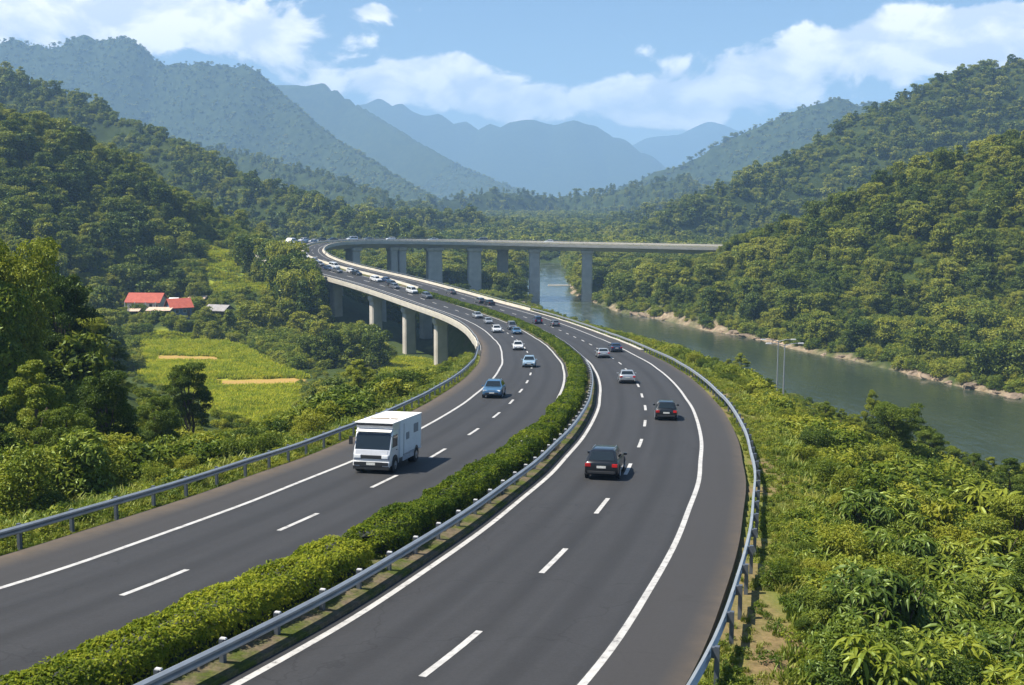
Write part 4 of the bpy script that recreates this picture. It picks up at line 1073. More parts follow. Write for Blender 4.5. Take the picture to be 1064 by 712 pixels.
# grass and weeds on the verges
pts = []
for (o0, o1, s0, s1, n) in ((12.0, 15.5, 58, 180, 11000), (15, 27, 58, 130, 8200), (15, 24, 130, 260, 5200), (12, 14, 180, 330, 2200), (-15.0, -12.75, 66, 214, 6500), (-20, -15, 66, 190, 4200)):
    s = s0 + (s1 - s0) * RNG.random(n) ** 1.8; o = RNG.uniform(o0, o1, n); p = road(s, o); z = terrain(p[:, 0], p[:, 1])
    c = fbm(p[:, 0] / 4, p[:, 1] / 7, 3, 95); keep = (c < .07) | (o < 0) | (RNG.random(n) < .15)
    keep &= ~((np.abs(o) < 12.6) & (RNG.random(n) < .4))
    near_e = np.clip((np.abs(o) - 12.2) / 2.5, .35, 1)
    pts.append(np.stack([p[:, 0], p[:, 1], z, RNG.uniform(.5, 1.15, n) * near_e], -1)[keep])
FPTS = []
for k, P in enumerate(FIELDS + [TERRACE]):
    P = np.array(P); n = 7000 if k == 0 else 4000
    x = RNG.uniform(P[:, 0].min(), P[:, 0].max(), n); y = RNG.uniform(P[:, 1].min(), P[:, 1].max(), n); keep = inpoly(x, y, P)
    for Q in STRIPS: keep &= ~inpoly(x, y, Q)
    if k == len(FIELDS): keep &= ((y + .25 * x) * .17 % 1.0) > .32
    x, y = x[keep], y[keep]; FPTS.append(np.stack([x, y, terrain(x, y), RNG.uniform(.9, 1.7, len(x))], -1))
GP = np.vstack(pts); n = len(GP)
kk = GP[:, 3:4] * np.array([[1.15, 1.15, .85]])
weed = (RNG.random(n) < .22)
scatter('verge_grass', GP[:, :3], kk, np.stack([RNG.normal(size=n) * .1, RNG.normal(size=n) * .1, RNG.uniform(0, 6.283, n)], -1), np.where(weed, 3 + RNG.integers(0, 2, n), RNG.integers(0, 3, n)), TUFT + WEED,
        'yellow-green grass and weeds on the verges beside the guardrails', 'grass')

FPT = np.vstack(FPTS); n = len(FPT)
scatter('field_crop', FPT[:, :3], FPT[:, 3:4] * np.array([[1.5, 1.5, .9]]), np.stack([0 * FPT[:, 0], 0 * FPT[:, 0], RNG.uniform(0, 6.283, n)], -1), RNG.integers(0, 2, n), CROP,
        'bright yellow-green crop growing on the valley fields and the terraced patch', 'crop')

# ---- the clipped hedge in the median
def hedge(name, label, s0, s1, seed):
    rng = np.random.default_rng(seed)
    ss = []; s = s0
    bands = [(58, 90, 1500, .115), (90, 120, 950, .14), (120, 160, 560, .16), (160, 230, 330, .21), (230, 400, 190, .30)]
    Vs, Qs, n0 = [], [], 0
    for a, b, dens, L in bands:
        a, b = max(a, s0), min(b, s1)
        if b <= a: continue
        n = int((b - a) * dens); s = rng.uniform(a, b, n); ang = np.pi * (rng.random(n) * 1.24 - .12)
        ca, sa = np.cos(ang), np.sin(ang)
        bump = 1 + .5 * fbm(s / 1.1, ang * 1.3, 3, seed) + .4 * fbm(s / 3.5, ang * .5, 2, seed + 5)
        endt = np.minimum(1, np.minimum(s - s0, s1 - s) / .9 + .35)
        w = .86 * np.sign(ca) * np.abs(ca) ** .62 * bump * endt; h = .34 + .78 * np.sign(sa) * np.abs(sa) ** .6 * bump * (.9 + .3 * fbm(s / 7, 0 * s, 2, seed + 9)) * endt
        r = .86 + .18 * rng.random(n); h = .30 + (h - .30) * r
        p = road(s, -.42 + w * r, 0); p[:, 2] += h + .1
        nr_ = np.stack([np.interp(s, RS, RN[:, 0]) * ca, np.interp(s, RS, RN[:, 1]) * ca, np.maximum(sa, -.1)], -1)
        V, q = leaves(rng, p, nr_ + np.array([0, 0, .35]), L, W=.6, rand=.6)
        Vs.append(V); Qs.append(q + n0); n0 += len(V)
    o = link(name, np_mesh(name, np.vstack(Vs), np.vstack(Qs), M['leaf_hedge']))
    sec = [(-.42 + .62 * math.cos(t) , .15 + .72 * max(0, math.sin(t)) ** .6, 0) for t in np.linspace(0, math.pi, 9)]
    ribbon('branches', sec, s0 + .7, s1 - .7, 1.5, M['hedge_core'], o)
    return tag(o, label, 'hedge', 'clipped median hedges')
hedge('hedge', 'short clipped hedge nearest the camera in the bottom left of the median', 56, 78.3, 3)
hedge('hedge', 'long clipped hedge running up the median to the far bend', 78.9, 384, 4)

# ------------------------------------------------------------------ vehicles
PAINT = {
 'white': paint('white_car_paint', (.74, .75, .76)), 'silver': paint('silver_car_paint', (.48, .50, .52), .3, .6), 'black': paint('black_car_paint', (.012, .014, .017)),
 'blue': paint('blue_car_paint', (.07, .17, .30), .3, .4), 'pale_blue': paint('pale_blue_car_paint', (.34, .48, .60), .3, .4), 'dark_blue': paint('dark_blue_car_paint', (.025, .045, .10)),
 'grey': paint('grey_car_paint', (.16, .17, .19), .3, .5), 'red': paint('red_car_paint', (.30, .03, .025))}
#        length, width, height, belt, hood height, front base, rear base, roof front, roof rear, tail height, ground clearance, wheel radius
SHAPE = {
 'sedan': (4.65, 1.82, 1.46, .95, .90, 1.05, -1.55, .30, -1.00, 1.02, .20, .33),
 'hatch': (4.10, 1.76, 1.52, .98, .94, 1.05, -1.92, .40, -1.55, .96, .20, .32),
 'suv':   (4.70, 1.90, 1.66, 1.06, 1.02, 1.10, -2.26, .40, -1.62, 1.05, .24, .37),
 'van':   (4.80, 1.85, 1.90, 1.10, 1.05, 1.55, -2.32, .85, -2.18, 1.08, .24, .34),
 'pickup': (5.00, 1.88, 1.76, 1.12, 1.08, 1.15, -.85, .50, -.50, 1.10, .28, .38)}

def car(label, cat, shape, colour, detailed=True, group=None):
    L, W, H, belt, hood, fb, rb, fr, rr_, tail, gc, wr = SHAPE[shape]
    pm = PAINT[colour]; hw = W / 2; hl = L / 2
    root = empty({'pickup': 'pickup_truck', 'van': 'van'}.get(shape, 'car')) if detailed else None
    body = MB()
    def ring(x, zb, zt, w, tuck=.90, crown=.03):
        return [(x, -w * .90, zb), (x, w * .90, zb), (x, w, zb + .10), (x, w * 1.0, zb + (zt - zb) * .62), (x, w * .97, zt - .06), (x, w * tuck, zt), (x, w * .4, zt + crown), (x, -w * .4, zt + crown),
                (x, -w * tuck, zt), (x, -w * .97, zt - .06), (x, -w * 1.0, zb + (zt - zb) * .62), (x, -w, zb + .10)]
    body.loft([ring(-hl, gc + .22, tail - .12, hw * .90), ring(-hl + .06, gc + .12, tail - .03, hw * .96), ring(-hl + .3, gc + .02, tail, hw), ring(rb + .25, gc, max(belt, tail - .02), hw), ring(0, gc, belt, hw),
               ring(fb, gc, belt - .02, hw), ring(hl - .55, gc, hood - .04, hw * .985), ring(hl - .2, gc + .05, hood - .12, hw * .95), ring(hl - .03, gc + .12, hood - .24, hw * .88), ring(hl, gc + .2, hood - .34, hw * .82)], 0)
    wb, wt = hw * .93, hw * .70
    def gring(x, z, w): return [(x, -w, z), (x, w, z)]
    zt = H
    B = [(fb, -wb, belt - .04), (fb, wb, belt - .04), (rb, wb, belt - .04), (rb, -wb, belt - .04)]
    T = [(fr, -wt, zt - .05), (fr, wt, zt - .05), (rr_, wt, zt - .05), (rr_, -wt, zt - .05)]
    C = [(fr - .18, -wt * .86, zt), (fr - .18, wt * .86, zt), (rr_ + .15, wt * .86, zt), (rr_ + .15, -wt * .86, zt)]
    body.add(B + T + C, [(0, 1, 5, 4), (1, 2, 6, 5), (2, 3, 7, 6), (3, 0, 4, 7), (4, 5, 9, 8), (5, 6, 10, 9), (6, 7, 11, 10), (7, 4, 8, 11), (8, 9, 10, 11)], 0)
    if shape == 'pickup': body.add(*box_vf((-hl + .95, 0, 1.02), (1.3, W * .78, .22)), 1)
    def quad(a, b, c, d, i0, i1, j0, j1):
        a, b, c, d = map(Vector, (a, b, c, d))
        def P(i, j): return (a * (1 - i) + b * i) * (1 - j) + (d * (1 - i) + c * i) * j
        return [P(i0, j0), P(i1, j0), P(i1, j1), P(i0, j1)]
    gl = []
    gl.append(('windscreen', quad(B[1], B[0], T[0], T[1], .06, .94, .10, .93)))
    gl.append(('rear_window', quad(B[3], B[2], T[2], T[3], .08, .92, .14, .90)))
    for sgn in (1, -1):
        p = (B[2], B[1], T[1], T[2]) if sgn > 0 else (B[0], B[3], T[3], T[0])
        cut = ((.06, .47), (.51, .93)) if shape != 'pickup' else ((.1, .9),)
        for c0, c1 in cut: gl.append(('side_window', quad(*p, c0, c1, .16, .90)))
    def wheel(mb, x, y, sg, tyre, rim):
        mb.cyl((x, y, wr), (0, 1, 0), wr, .22, 18, tyre); mb.cyl((x, y + sg * .105, wr), (0, 1, 0), wr * .62, .04, 12, rim)
    wx = (hl - .88, -hl + .86)
    arch = MB()
    for x in wx:
        for sg in (1, -1): arch.cyl((x, sg * (hw - .05), wr + .03), (0, 1, 0), wr + .07, .13, 18, 0)
    zl = hood - .28; zr = tail - .20
    heads = [[(hl - .20, sg * hw * .50, zl), (hl - .26, sg * hw * .90, zl + .03)] for sg in (1, -1)]
    def headlamp(sg): return MB().box((hl - .13, sg * hw * .68, zl + .02), (.22, hw * .40, .15), 0, sg * -.28)
    def taillamp(sg): return MB().box((-hl + .06, sg * hw * .78, zr), (.16, hw * .34, .20 if shape != 'van' else .5), 0, sg * .12)
    front = MB().box((hl - .06, 0, gc + .26), (.16, W * .66, .18)).box((hl - .10, 0, zl + .0), (.18, W * .40, .11))
    rear = MB().box((-hl + .05, 0, gc + .20), (.16, W * .80, .16))
    plates = [MB().box((-hl - .005, 0, tail - .30), (.03, .50, .13)), MB().box((hl + .02, 0, gc + .32), (.03, .48, .12))]
    if not detailed:
        # far away: one mesh
        mb = MB(); mats = [pm, M['glass'], M['tyre'], M['rim'], M['lamp_red'], M['lamp_clear'], M['dark_trim']]
        mb.add(body.v, body.f, 0)
        for nme, qd in gl: mb.panel(qd, .015, .03, 1)
        for x in wx:
            for sg in (1, -1): wheel(mb, x, sg * (hw - .09), sg, 2, 3)
        for sg in (1, -1): mb.add(headlamp(sg).v, headlamp(sg).f, 5); mb.add(taillamp(sg).v, taillamp(sg).f, 4)
        mb.add(rear.v, rear.f, 6); mb.add(front.v, front.f, 6)
        o = mb.build('car' if shape not in ('van', 'pickup') else shape, mats)
        return tag(o, label, cat, group)
    tag(root, label, cat, group)
    body.build('body', [pm, M['dark_trim']], root, smooth=True, bevel=.035, angle=25)
    arch.build('wheel_arches', M['dark_trim'], root)
    for nme, qd in gl: MB().panel(qd, .014, .03).build(nme, M['glass'], root)
    for x in wx:
        for sg in (1, -1):
            t = MB().cyl((0, 0, 0), (0, 1, 0), wr * .62, .2, 12).build('wheel', M['dark_trim'], root, loc=(x, sg * (hw - .09), wr))
            a = MB().cyl((0, 0, 0), (0, 1, 0), wr, .22, 22).build('tyre', M['tyre'], t, smooth=True)
            r = MB()
            r.cyl((0, sg * .105, 0), (0, 1, 0), wr * .18, .05, 10)
            for k in range(5):
                an = k * 2 * math.pi / 5; r.box((0, sg * .108, 0), (.06, .03, wr * 1.2)) if False else r.tube([(0, sg * .112, 0), (wr * .6 * math.cos(an), sg * .112, wr * .6 * math.sin(an))], [.035, .028], 5)
            r.build('rim', M['rim'], t)
    for sg in (1, -1):
        headlamp(sg).build('headlight', M['lamp_clear'], root, bevel=.02)
        taillamp(sg).build('taillight', M['lamp_red'], root, bevel=.02)
        MB().box((fb - .32, sg * (hw + .09), belt + .06), (.12, .20, .14)).build('mirror', pm, root, bevel=.02)
    front.build('grille', M['dark_trim'], root, bevel=.02); rear.build('bumper', M['dark_trim'], root, bevel=.02)
    for p in plates: p.build('number_plate', M['plate'], root)
    if shape in ('suv', 'van'):
        for sg in (1, -1): MB().tube([(fr - .3, sg * wt * .9, H + .03), (rr_ + .3, sg * wt * .9, H + .03)], .022, 6).build('roof_rail', M['rim'], root)
    return root

def box_vf(c, size):
    b = MB().box(c, size); return b.v, b.f

def put(o, s, off, back=False):
    p = road(np.array([s]), off)[0]; q = road(np.array([s + 1.5]), off)[0]
    o.location = (p[0], p[1], p[2] + .006)
    o.rotation_euler = (0, -math.atan2(q[2] - p[2], 1.5) * (1 if not back else -1), heading(s) + (math.pi if back else 0))
    return o

# the white lorry with a box body
def lorry():
    root = empty('box_lorry'); tag(root, 'white box lorry with a wide dark windscreen, nearest vehicle on the left carriageway', 'lorry')
    wp = PAINT['white']; boxm = simple('lorry_box_paint', (.72, .74, .75), .45, var=.05); roofm = simple('lorry_roof', (.80, .79, .76), .6, var=.08, scale=1.2); grey = simple('lorry_grey_panel', (.40, .42, .46), .45, var=.1)
    hw = 1.06
    # cab: side outline extruded across, raked windscreen
    prof = [(3.12, .42), (3.18, .62), (3.16, 1.12), (3.02, 1.42), (2.70, 2.30), (2.45, 2.44), (1.30, 2.44), (1.30, .42)]
    MB().loft([[(x, y, z) for x, z in prof] for y in (-hw, hw)]).build('cab', wp, root, bevel=.07, smooth=True)
    MB().box((-.92, 0, 1.79), (4.40, 2.22, 2.18)).build('box_body', boxm, root, bevel=.05)
    MB().box((-.22, 0, 2.905), (5.90, 2.26, .08)).build('roof', roofm, root, bevel=.03)
    MB().loft([[(1.27, y, 2.42), (2.52, y, 2.42), (2.62, y, 2.86), (1.27, y, 2.86)] for y in (-1.06, 1.06)]).build('fairing', wp, root, bevel=.03)
    MB().box((2.66, 0, 2.80), (.10, 2.08, .10)).build('dark_gap_strip', M['dark_trim'], root)  # dark strip standing in for the shaded gap beneath the roof's front edge
    MB().loft([[(2.86, y, 2.40), (2.56, y, 2.56), (1.40, y, 2.56), (1.40, y, 2.40)] for y in (-hw * .96, hw * .96)]).build('sun_visor', roofm, root, bevel=.03)
    ws = [(3.03, -hw * .93, 1.40), (3.03, hw * .93, 1.40), (2.715, hw * .93, 2.30), (2.715, -hw * .93, 2.30)]
    MB().panel(ws, .012, .04).build('windscreen', M['glass'], root)
    for sg in (1, -1):
        q = [(1.75, sg * hw, 1.50), (2.72, sg * hw, 1.50), (2.56, sg * hw, 2.20), (1.75, sg * hw, 2.20)]
        if sg > 0: q = q[::-1]
        d = MB().panel([(1.66, sg * hw, .75), (2.86, sg * hw, .75), (2.80, sg * hw, 1.46), (1.66, sg * hw, 1.46)][::-sg], .012, .03).build('door', wp, root, bevel=.01)
        MB().panel(q, .014, .03).build('door_window', M['glass'], d)
        MB().box((1.95, sg * (hw + .03), 1.30), (.16, .03, .04)).build('handle', M['dark_trim'], d)
        m = MB().box((2.95, sg * (hw + .20), 1.88), (.10, .20, .46)).tube([(2.80, sg * hw * .98, 2.16), (2.93, sg * (hw + .18), 2.1)], .02, 6).build('mirror', M['dark_trim'], root)
        MB().box((3.16, sg * hw * .74, 1.0), (.14, .38, .20)).build('headlight', M['lamp_clear'], root, bevel=.03)
        MB().box((3.22, sg * hw * .74, .60), (.08, .40, .20)).build('fog_light', M['dark_trim'], root, bevel=.02)
        MB().box((-.4, sg * 1.085, .66), (2.35, .05, .44)).build('side_skirt', grey, root, bevel=.02)
        MB().box((-3.12, sg * .88, .78), (.08, .26, .16)).build('taillight', M['lamp_red'], root)
        for x, z, w_, h_ in ((-.15, 1.86, .62, .42), (-1.9, 2.15, .95, .55)):
            MB().box((x, sg * 1.112, z), (w_, .03, h_)).build('side_panel', simple('lorry_side_panel', (.20, .22, .25), .5), root, bevel=.01)
        MB().box((.62, sg * 1.112, 1.72), (.03, .02, 1.9)).build('door_seam', M['dark_trim'], root)
        for x in (2.25, -2.05):
            MB().cyl((x, sg * .90, .52), (0, 1, 0), .52, .42, 20).build('wheel_arch', M['dark_trim'], root)
            t = MB().cyl((0, 0, 0), (0, 1, 0), .26, .26, 12).build('wheel', M['dark_trim'], root, loc=(x, sg * .98, .44))
            MB().cyl((0, 0, 0), (0, 1, 0), .44, .27, 22).build('tyre', M['tyre'], t, smooth=True)
            MB().cyl((0, sg * .13, 0), (0, 1, 0), .24, .04, 14).cyl((0, sg * .15, 0), (0, 1, 0), .09, .06, 8).build('rim', M['rim'], t)
    MB().box((3.13, 0, .56), (.22, 2.10, .34)).build('bumper', wp, root, bevel=.05)
    MB().box((3.19, 0, .98), (.07, 1.2, .20)).box((3.25, 0, .58), (.03, 1.3, .26)).build('grille', M['dark_trim'], root, bevel=.01)
    MB().panel([(3.165, -.92, 1.08), (3.165, .92, 1.08), (3.06, .92, 1.36), (3.06, -.92, 1.36)], .022, .04).build('front_panel', grey, root)
    MB().box((3.262, 0, .60), (.03, .50, .15)).build('number_plate', M['plate'], root)
    for sg in (1, -1): MB().box((3.13, sg * .79, .98), (.14, .50, .32)).build('headlight_surround', grey, root, bevel=.04)
    MB().box((3.08, 0, .37), (.34, 2.06, .20)).build('lower_valance', M['dark_trim'], root)
    MB().box((0, 0, .50), (6.0, .9, .22)).build('chassis', M['dark_trim'], root)
    rb_ = simple('roof_vent_brown', (.22, .17, .12), .7)
    for y, w_ in ((-.55, .5), (.02, .62), (.62, .4)): MB().box((.95, y, 2.965), (.22, w_, .06)).build('roof_vent', rb_, root, bevel=.015)
    return root
lo_ = put(lorry(), 100.4, -7.0, True); lo_.scale = (.92, .92, .88)

G_ = 'traffic on the motorway'
CARS = [  # s, offset, oncoming, shape, colour, label
 (142.0, -7.5, 1, 'suv', 'blue', 'blue off-road car next to the white edge line, first behind the lorry'),
 (180.5, -5.9, 1, 'hatch', 'pale_blue', 'pale blue hatchback in the middle of the left carriageway, second behind the lorry'),
 (216.5, -6.8, 1, 'hatch', 'white', 'white car on the left carriageway directly behind the pale blue hatchback'),
 (266.5, -7.5, 1, 'suv', 'white', 'white car with dark windows near the edge line, two behind the pale blue hatchback'),
 (261.0, -4.1, 1, 'sedan', 'blue', 'blue saloon close to the median on the left carriageway, beside a white car'),
 (276.0, -3.6, 1, 'van', 'grey', 'dark grey van following the blue saloon close to the median'),
 (296.0, -6.2, 1, 'hatch', 'silver', 'small silver car where the left carriageway starts to curve away'),
 (101.0, 4.55, 0, 'suv', 'black', 'black off-road car with lit-looking red tail lamps, nearest car on the right carriageway'),
 (127.5, 7.1, 0, 'hatch', 'black', 'black hatchback in the outer lane of the right carriageway, second from the camera'),
 (159.0, 4.6, 0, 'sedan', 'silver', 'pale saloon with a dark rear window, third from the camera on the right carriageway'),
 (198.5, 4.4, 0, 'sedan', 'silver', 'smaller silver saloon driving away beside a dark blue car on the right carriageway'),
 (211.5, 7.5, 0, 'sedan', 'dark_blue', 'dark blue saloon just ahead of the silver one on the right carriageway'),
 (284.5, 6.6, 0, 'hatch', 'grey', 'small dark grey car on the right carriageway near the river bend'),
 (294.0, 4.4, 0, 'van', 'dark_blue', 'dark blue van next to the hedge on the far right carriageway')]
for s, o, back, shp, colr, lab in CARS:
    c_ = put(car(lab, 'car' if shp not in ('van', 'pickup') else {'van': 'van', 'pickup': 'pickup'}[shp], shp, colr, True, G_), s, o, bool(back)); c_.scale = (.92, .91, .88)
_cache = {}
FARCARS = [  # s, offset, oncoming, shape, colour on the far bend
 (314.5, -5.6, 1, 'sedan', 'silver'), (348.5, 7.3, 0, 'sedan', 'black'), (354, 6.6, 0, 'hatch', 'grey'), (377, 7.2, 0, 'sedan', 'grey'),
 (370, -3.0, 1, 'suv', 'grey'), (382, -2.8, 1, 'van', 'white'), (393, -3.4, 1, 'hatch', 'grey'), (398.5, -1.6, 1, 'suv', 'black'), (409, -1.5, 1, 'suv', 'white'), (407, 1.0, 1, 'sedan', 'dark_blue'),
 (424, 0.6, 1, 'sedan', 'black'), (428, 1.4, 1, 'hatch', 'white'), (431, -2.2, 1, 'sedan', 'grey'), (437, -1.8, 1, 'sedan', 'dark_blue'), (440, 2.2, 1, 'van', 'white'), (447, .6, 1, 'sedan', 'grey'),
 (452, -3, 1, 'suv', 'black'), (455, 2.6, 1, 'hatch', 'silver'), (461, -.5, 1, 'sedan', 'dark_blue'), (466, 2.6, 1, 'van', 'white'), (470, -5.5, 1, 'hatch', 'grey'), (476, 1, 1, 'sedan', 'white'),
 (484, -4, 1, 'suv', 'dark_blue'), (488, 2.4, 1, 'sedan', 'grey'), (494, -1.5, 1, 'sedan', 'black'), (502, -.1, 1, 'van', 'white'), (507, -5, 1, 'hatch', 'white'), (513, 1.4, 1, 'suv', 'dark_blue'), (516, -3.2, 1, 'sedan', 'grey'),
 (518, 3.2, 1, 'hatch', 'dark_blue'), (520, -7.2, 1, 'van', 'white'), (523, -10, 1, 'van', 'white'), (526, -1.2, 1, 'sedan', 'white'), (529, -9, 1, 'suv', 'white'), (534, -4.5, 1, 'suv', 'black'), (541, -6.5, 1, 'sedan', 'dark_blue'),
 (549, -5.6, 1, 'van', 'white'), (557, -8.2, 1, 'sedan', 'grey'), (566, -7.5, 1, 'hatch', 'white'), (583, -5.5, 1, 'sedan', 'silver'), (604, -8, 1, 'van', 'grey'), (632, -5.5, 1, 'hatch', 'white')]
WORD = {'white': 'white', 'silver': 'silver', 'grey': 'grey', 'black': 'black', 'dark_blue': 'dark blue'}
for s, o, back, shp, colr in FARCARS:
    kind = 'van' if shp == 'van' else 'car'
    where = 'on the far right carriageway beyond the hedge' if o > 5 and s < 380 else ('on the left carriageway before the far bend' if s < 415 else ('in the dense traffic on the far bend' if s < 530 else 'on the far straight bridge'))
    lab = 'tiny %s %s seen %s' % (WORD[colr], 'van' if kind == 'van' else {'sedan': 'saloon', 'hatch': 'hatchback', 'suv': 'off-road car'}[shp], where); grp = 'distant traffic'
    key = (shp, colr)
    if key not in _cache: o_ = _cache[key] = car(lab, kind, shp, colr, False, grp)
    else: o_ = _cache[key].copy(); COL.objects.link(o_); tag(o_, lab, kind, grp)
    put(o_, s, o, bool(back))

# ------------------------------------------------------------------ farmhouses, posts and small buildings
m, nt = new_mat('red_roof'); tc = nt.nodes.new('ShaderNodeTexCoord')
wv = N(nt, 'ShaderNodeTexWave', Scale=2.2, Distortion=.4); nt.links.new(tc.outputs['Object'], wv.inputs['Vector']); nz_ = noise(nt, tc.outputs['Object'], .9, 5, .65)
c = mixc(nt, .5, ramp(nt, wv.outputs['Fac'], [(.2, (.30, .055, .035)), (.8, (.46, .10, .06))]), ramp(nt, nz_, [(.3, (.26, .05, .035)), (.7, (.52, .13, .085))]))
out(nt, principled(nt, c, .7, 0, .3, 0, (wv.outputs['Fac'], .4, .05))); M['red_roof'] = m
M['plaster'] = simple('pale_plaster', (.60, .57, .52), .9, var=.14, scale=.8); M['wood'] = simple('dark_wood', (.10, .065, .045), .8, var=.3, scale=3)
M['grey_roof'] = simple('grey_roof', (.27, .25, .25), .8, var=.25, scale=1.2); M['tan_roof'] = simple('tan_sheet_roof', (.55, .40, .30), .8, var=.2, scale=1.0); M['tarp'] = simple('white_sheet', (.72, .72, .70), .7)
M['blue_wall'] = simple('blue_painted_wall', (.10, .16, .24), .8, var=.2)

def house(name, label, u, v, d, w, dp, wall_h, ridge, rz, roof, wall, windows=3, porch=False):
    p = at(u, v, d); z = terrain1(p[0], p[1])
    z = p[2] - .3
    root = empty(name, (p[0], p[1], z), rz); tag(root, label, 'house' if 'house' in name else 'shed')
    # walls with gables in one shell, base sunk into the slope
    hw, hd = w / 2, dp / 2; B = -3.0
    mb = MB()
    mb.add([(-hw, -hd, B), (hw, -hd, B), (hw, hd, B), (-hw, hd, B), (-hw, -hd, wall_h), (hw, -hd, wall_h), (hw, hd, wall_h), (-hw, hd, wall_h), (-hw, 0, wall_h + ridge), (hw, 0, wall_h + ridge)],
           [(0, 1, 5, 4), (1, 2, 6, 9, 5), (2, 3, 7, 6), (3, 0, 4, 8, 7), (4, 5, 9, 8), (6, 7, 8, 9)])
    mb.build('wall', wall, root)
    ov, th = .7, .16; k = ridge / hd
    for sg in (-1, 1):
        e = [(-hw - ov, sg * (hd + ov), wall_h - k * ov + .05), (hw + ov, sg * (hd + ov), wall_h - k * ov + .05), (hw + ov, 0, wall_h + ridge + .05), (-hw - ov, 0, wall_h + ridge + .05)]
        b = [(x, y, zz + th) for x, y, zz in e]
        MB().add(e + b, [(3, 2, 1, 0), (4, 5, 6, 7), (0, 1, 5, 4), (1, 2, 6, 5), (2, 3, 7, 6), (3, 0, 4, 7)]).build('roof', roof, root)
    for i in range(windows):
        x = -hw + (i + .7) * w / (windows + .6)
        wn = MB().box((x, -hd - .03, wall_h * .55), (1.15, .08, 1.2)).build('window', M['tarp'], root)
        MB().box((x, -hd - .085, wall_h * .55), (.95, .04, 1.0)).build('pane', M['glass'], wn)
    dr = MB().box((hw - .9, -hd - .04, 1.0), (.95, .1, 2.0)).build('door', M['wood'], root)
    MB().box((hw - .55, -hd - .11, 1.0), (.08, .06, .14)).build('handle', M['rim'], dr)
    if porch:
        MB().box((0, -hd - 1.2, .12), (w, 2.4, .24)).build('porch', M['concrete'], root)
        for x in (-hw + .2, -hw / 3, hw / 3, hw - .2): MB().box((x, -hd - 2.1, wall_h / 2), (.2, .2, wall_h)).build('porch_post', M['plaster'], root)
    return root
house('farmhouse', 'pale two-window farmhouse under a long red gabled roof, left of the other red roof', 153, 321, 372, 10.5, 6.5, 3.0, 2.3, -.10, M['red_roof'], M['plaster'], 3, True)
house('farmhouse', 'smaller house with steep red roof and dark lower walls, right of the long farmhouse', 186, 327, 358, 6.0, 6.4, 3.0, 2.2, .55, M['red_roof'], M['blue_wall'], 2)
house('storage_shed', 'low shed with grey roof to the right of the red-roofed houses', 228, 327, 366, 6.5, 5.0, 2.0, 1.3, -.35, M['grey_roof'], M['wood'], 1)
def lean_to(label, u, v, d, w, dp, h, mat):
    p = at(u, v, d); z = p[2] - .3
    root = empty('lean_to', (p[0], p[1], z)); tag(root, label, 'shelter')
    MB().add([(-w / 2, -dp / 2, h - .3), (w / 2, -dp / 2, h - .3), (w / 2, dp / 2, h + .4), (-w / 2, dp / 2, h + .4), (-w / 2, -dp / 2, h - .18), (w / 2, -dp / 2, h - .18), (w / 2, dp / 2, h + .52), (-w / 2, dp / 2, h + .52)],
             [(3, 2, 1, 0), (4, 5, 6, 7), (0, 1, 5, 4), (1, 2, 6, 5), (2, 3, 7, 6), (3, 0, 4, 7)]).build('roof', mat, root)
    for x in (-w / 2 + .2, w / 2 - .2):
        for y in (-dp / 2 + .2, dp / 2 - .2): MB().box((x, y, h / 2 - 1), (.16, .16, h + 1.6)).build('post', M['wood'], root)
    MB().box((0, dp / 2 - .3, h / 2 - 1), (w - .6, .14, h + 1.7)).build('back_wall', M['plaster'], root)
lean_to('flat tan lean-to roof in front of the long red-roofed farmhouse', 166, 328, 352, 7.5, 4.0, 2.2, M['tan_roof'])
lean_to('small white sheet shelter between the two red roofs', 180, 320, 362, 3.0, 3.0, 2.9, M['tarp'])
lean_to('small pale lean-to at the left corner of the long farmhouse', 140, 327, 360, 3.6, 3.0, 1.7, M['tan_roof'])
lean_to('brownish thatched shelter behind the low grey shed', 205, 316, 384, 6.0, 4.0, 2.4, M['tan_roof'])

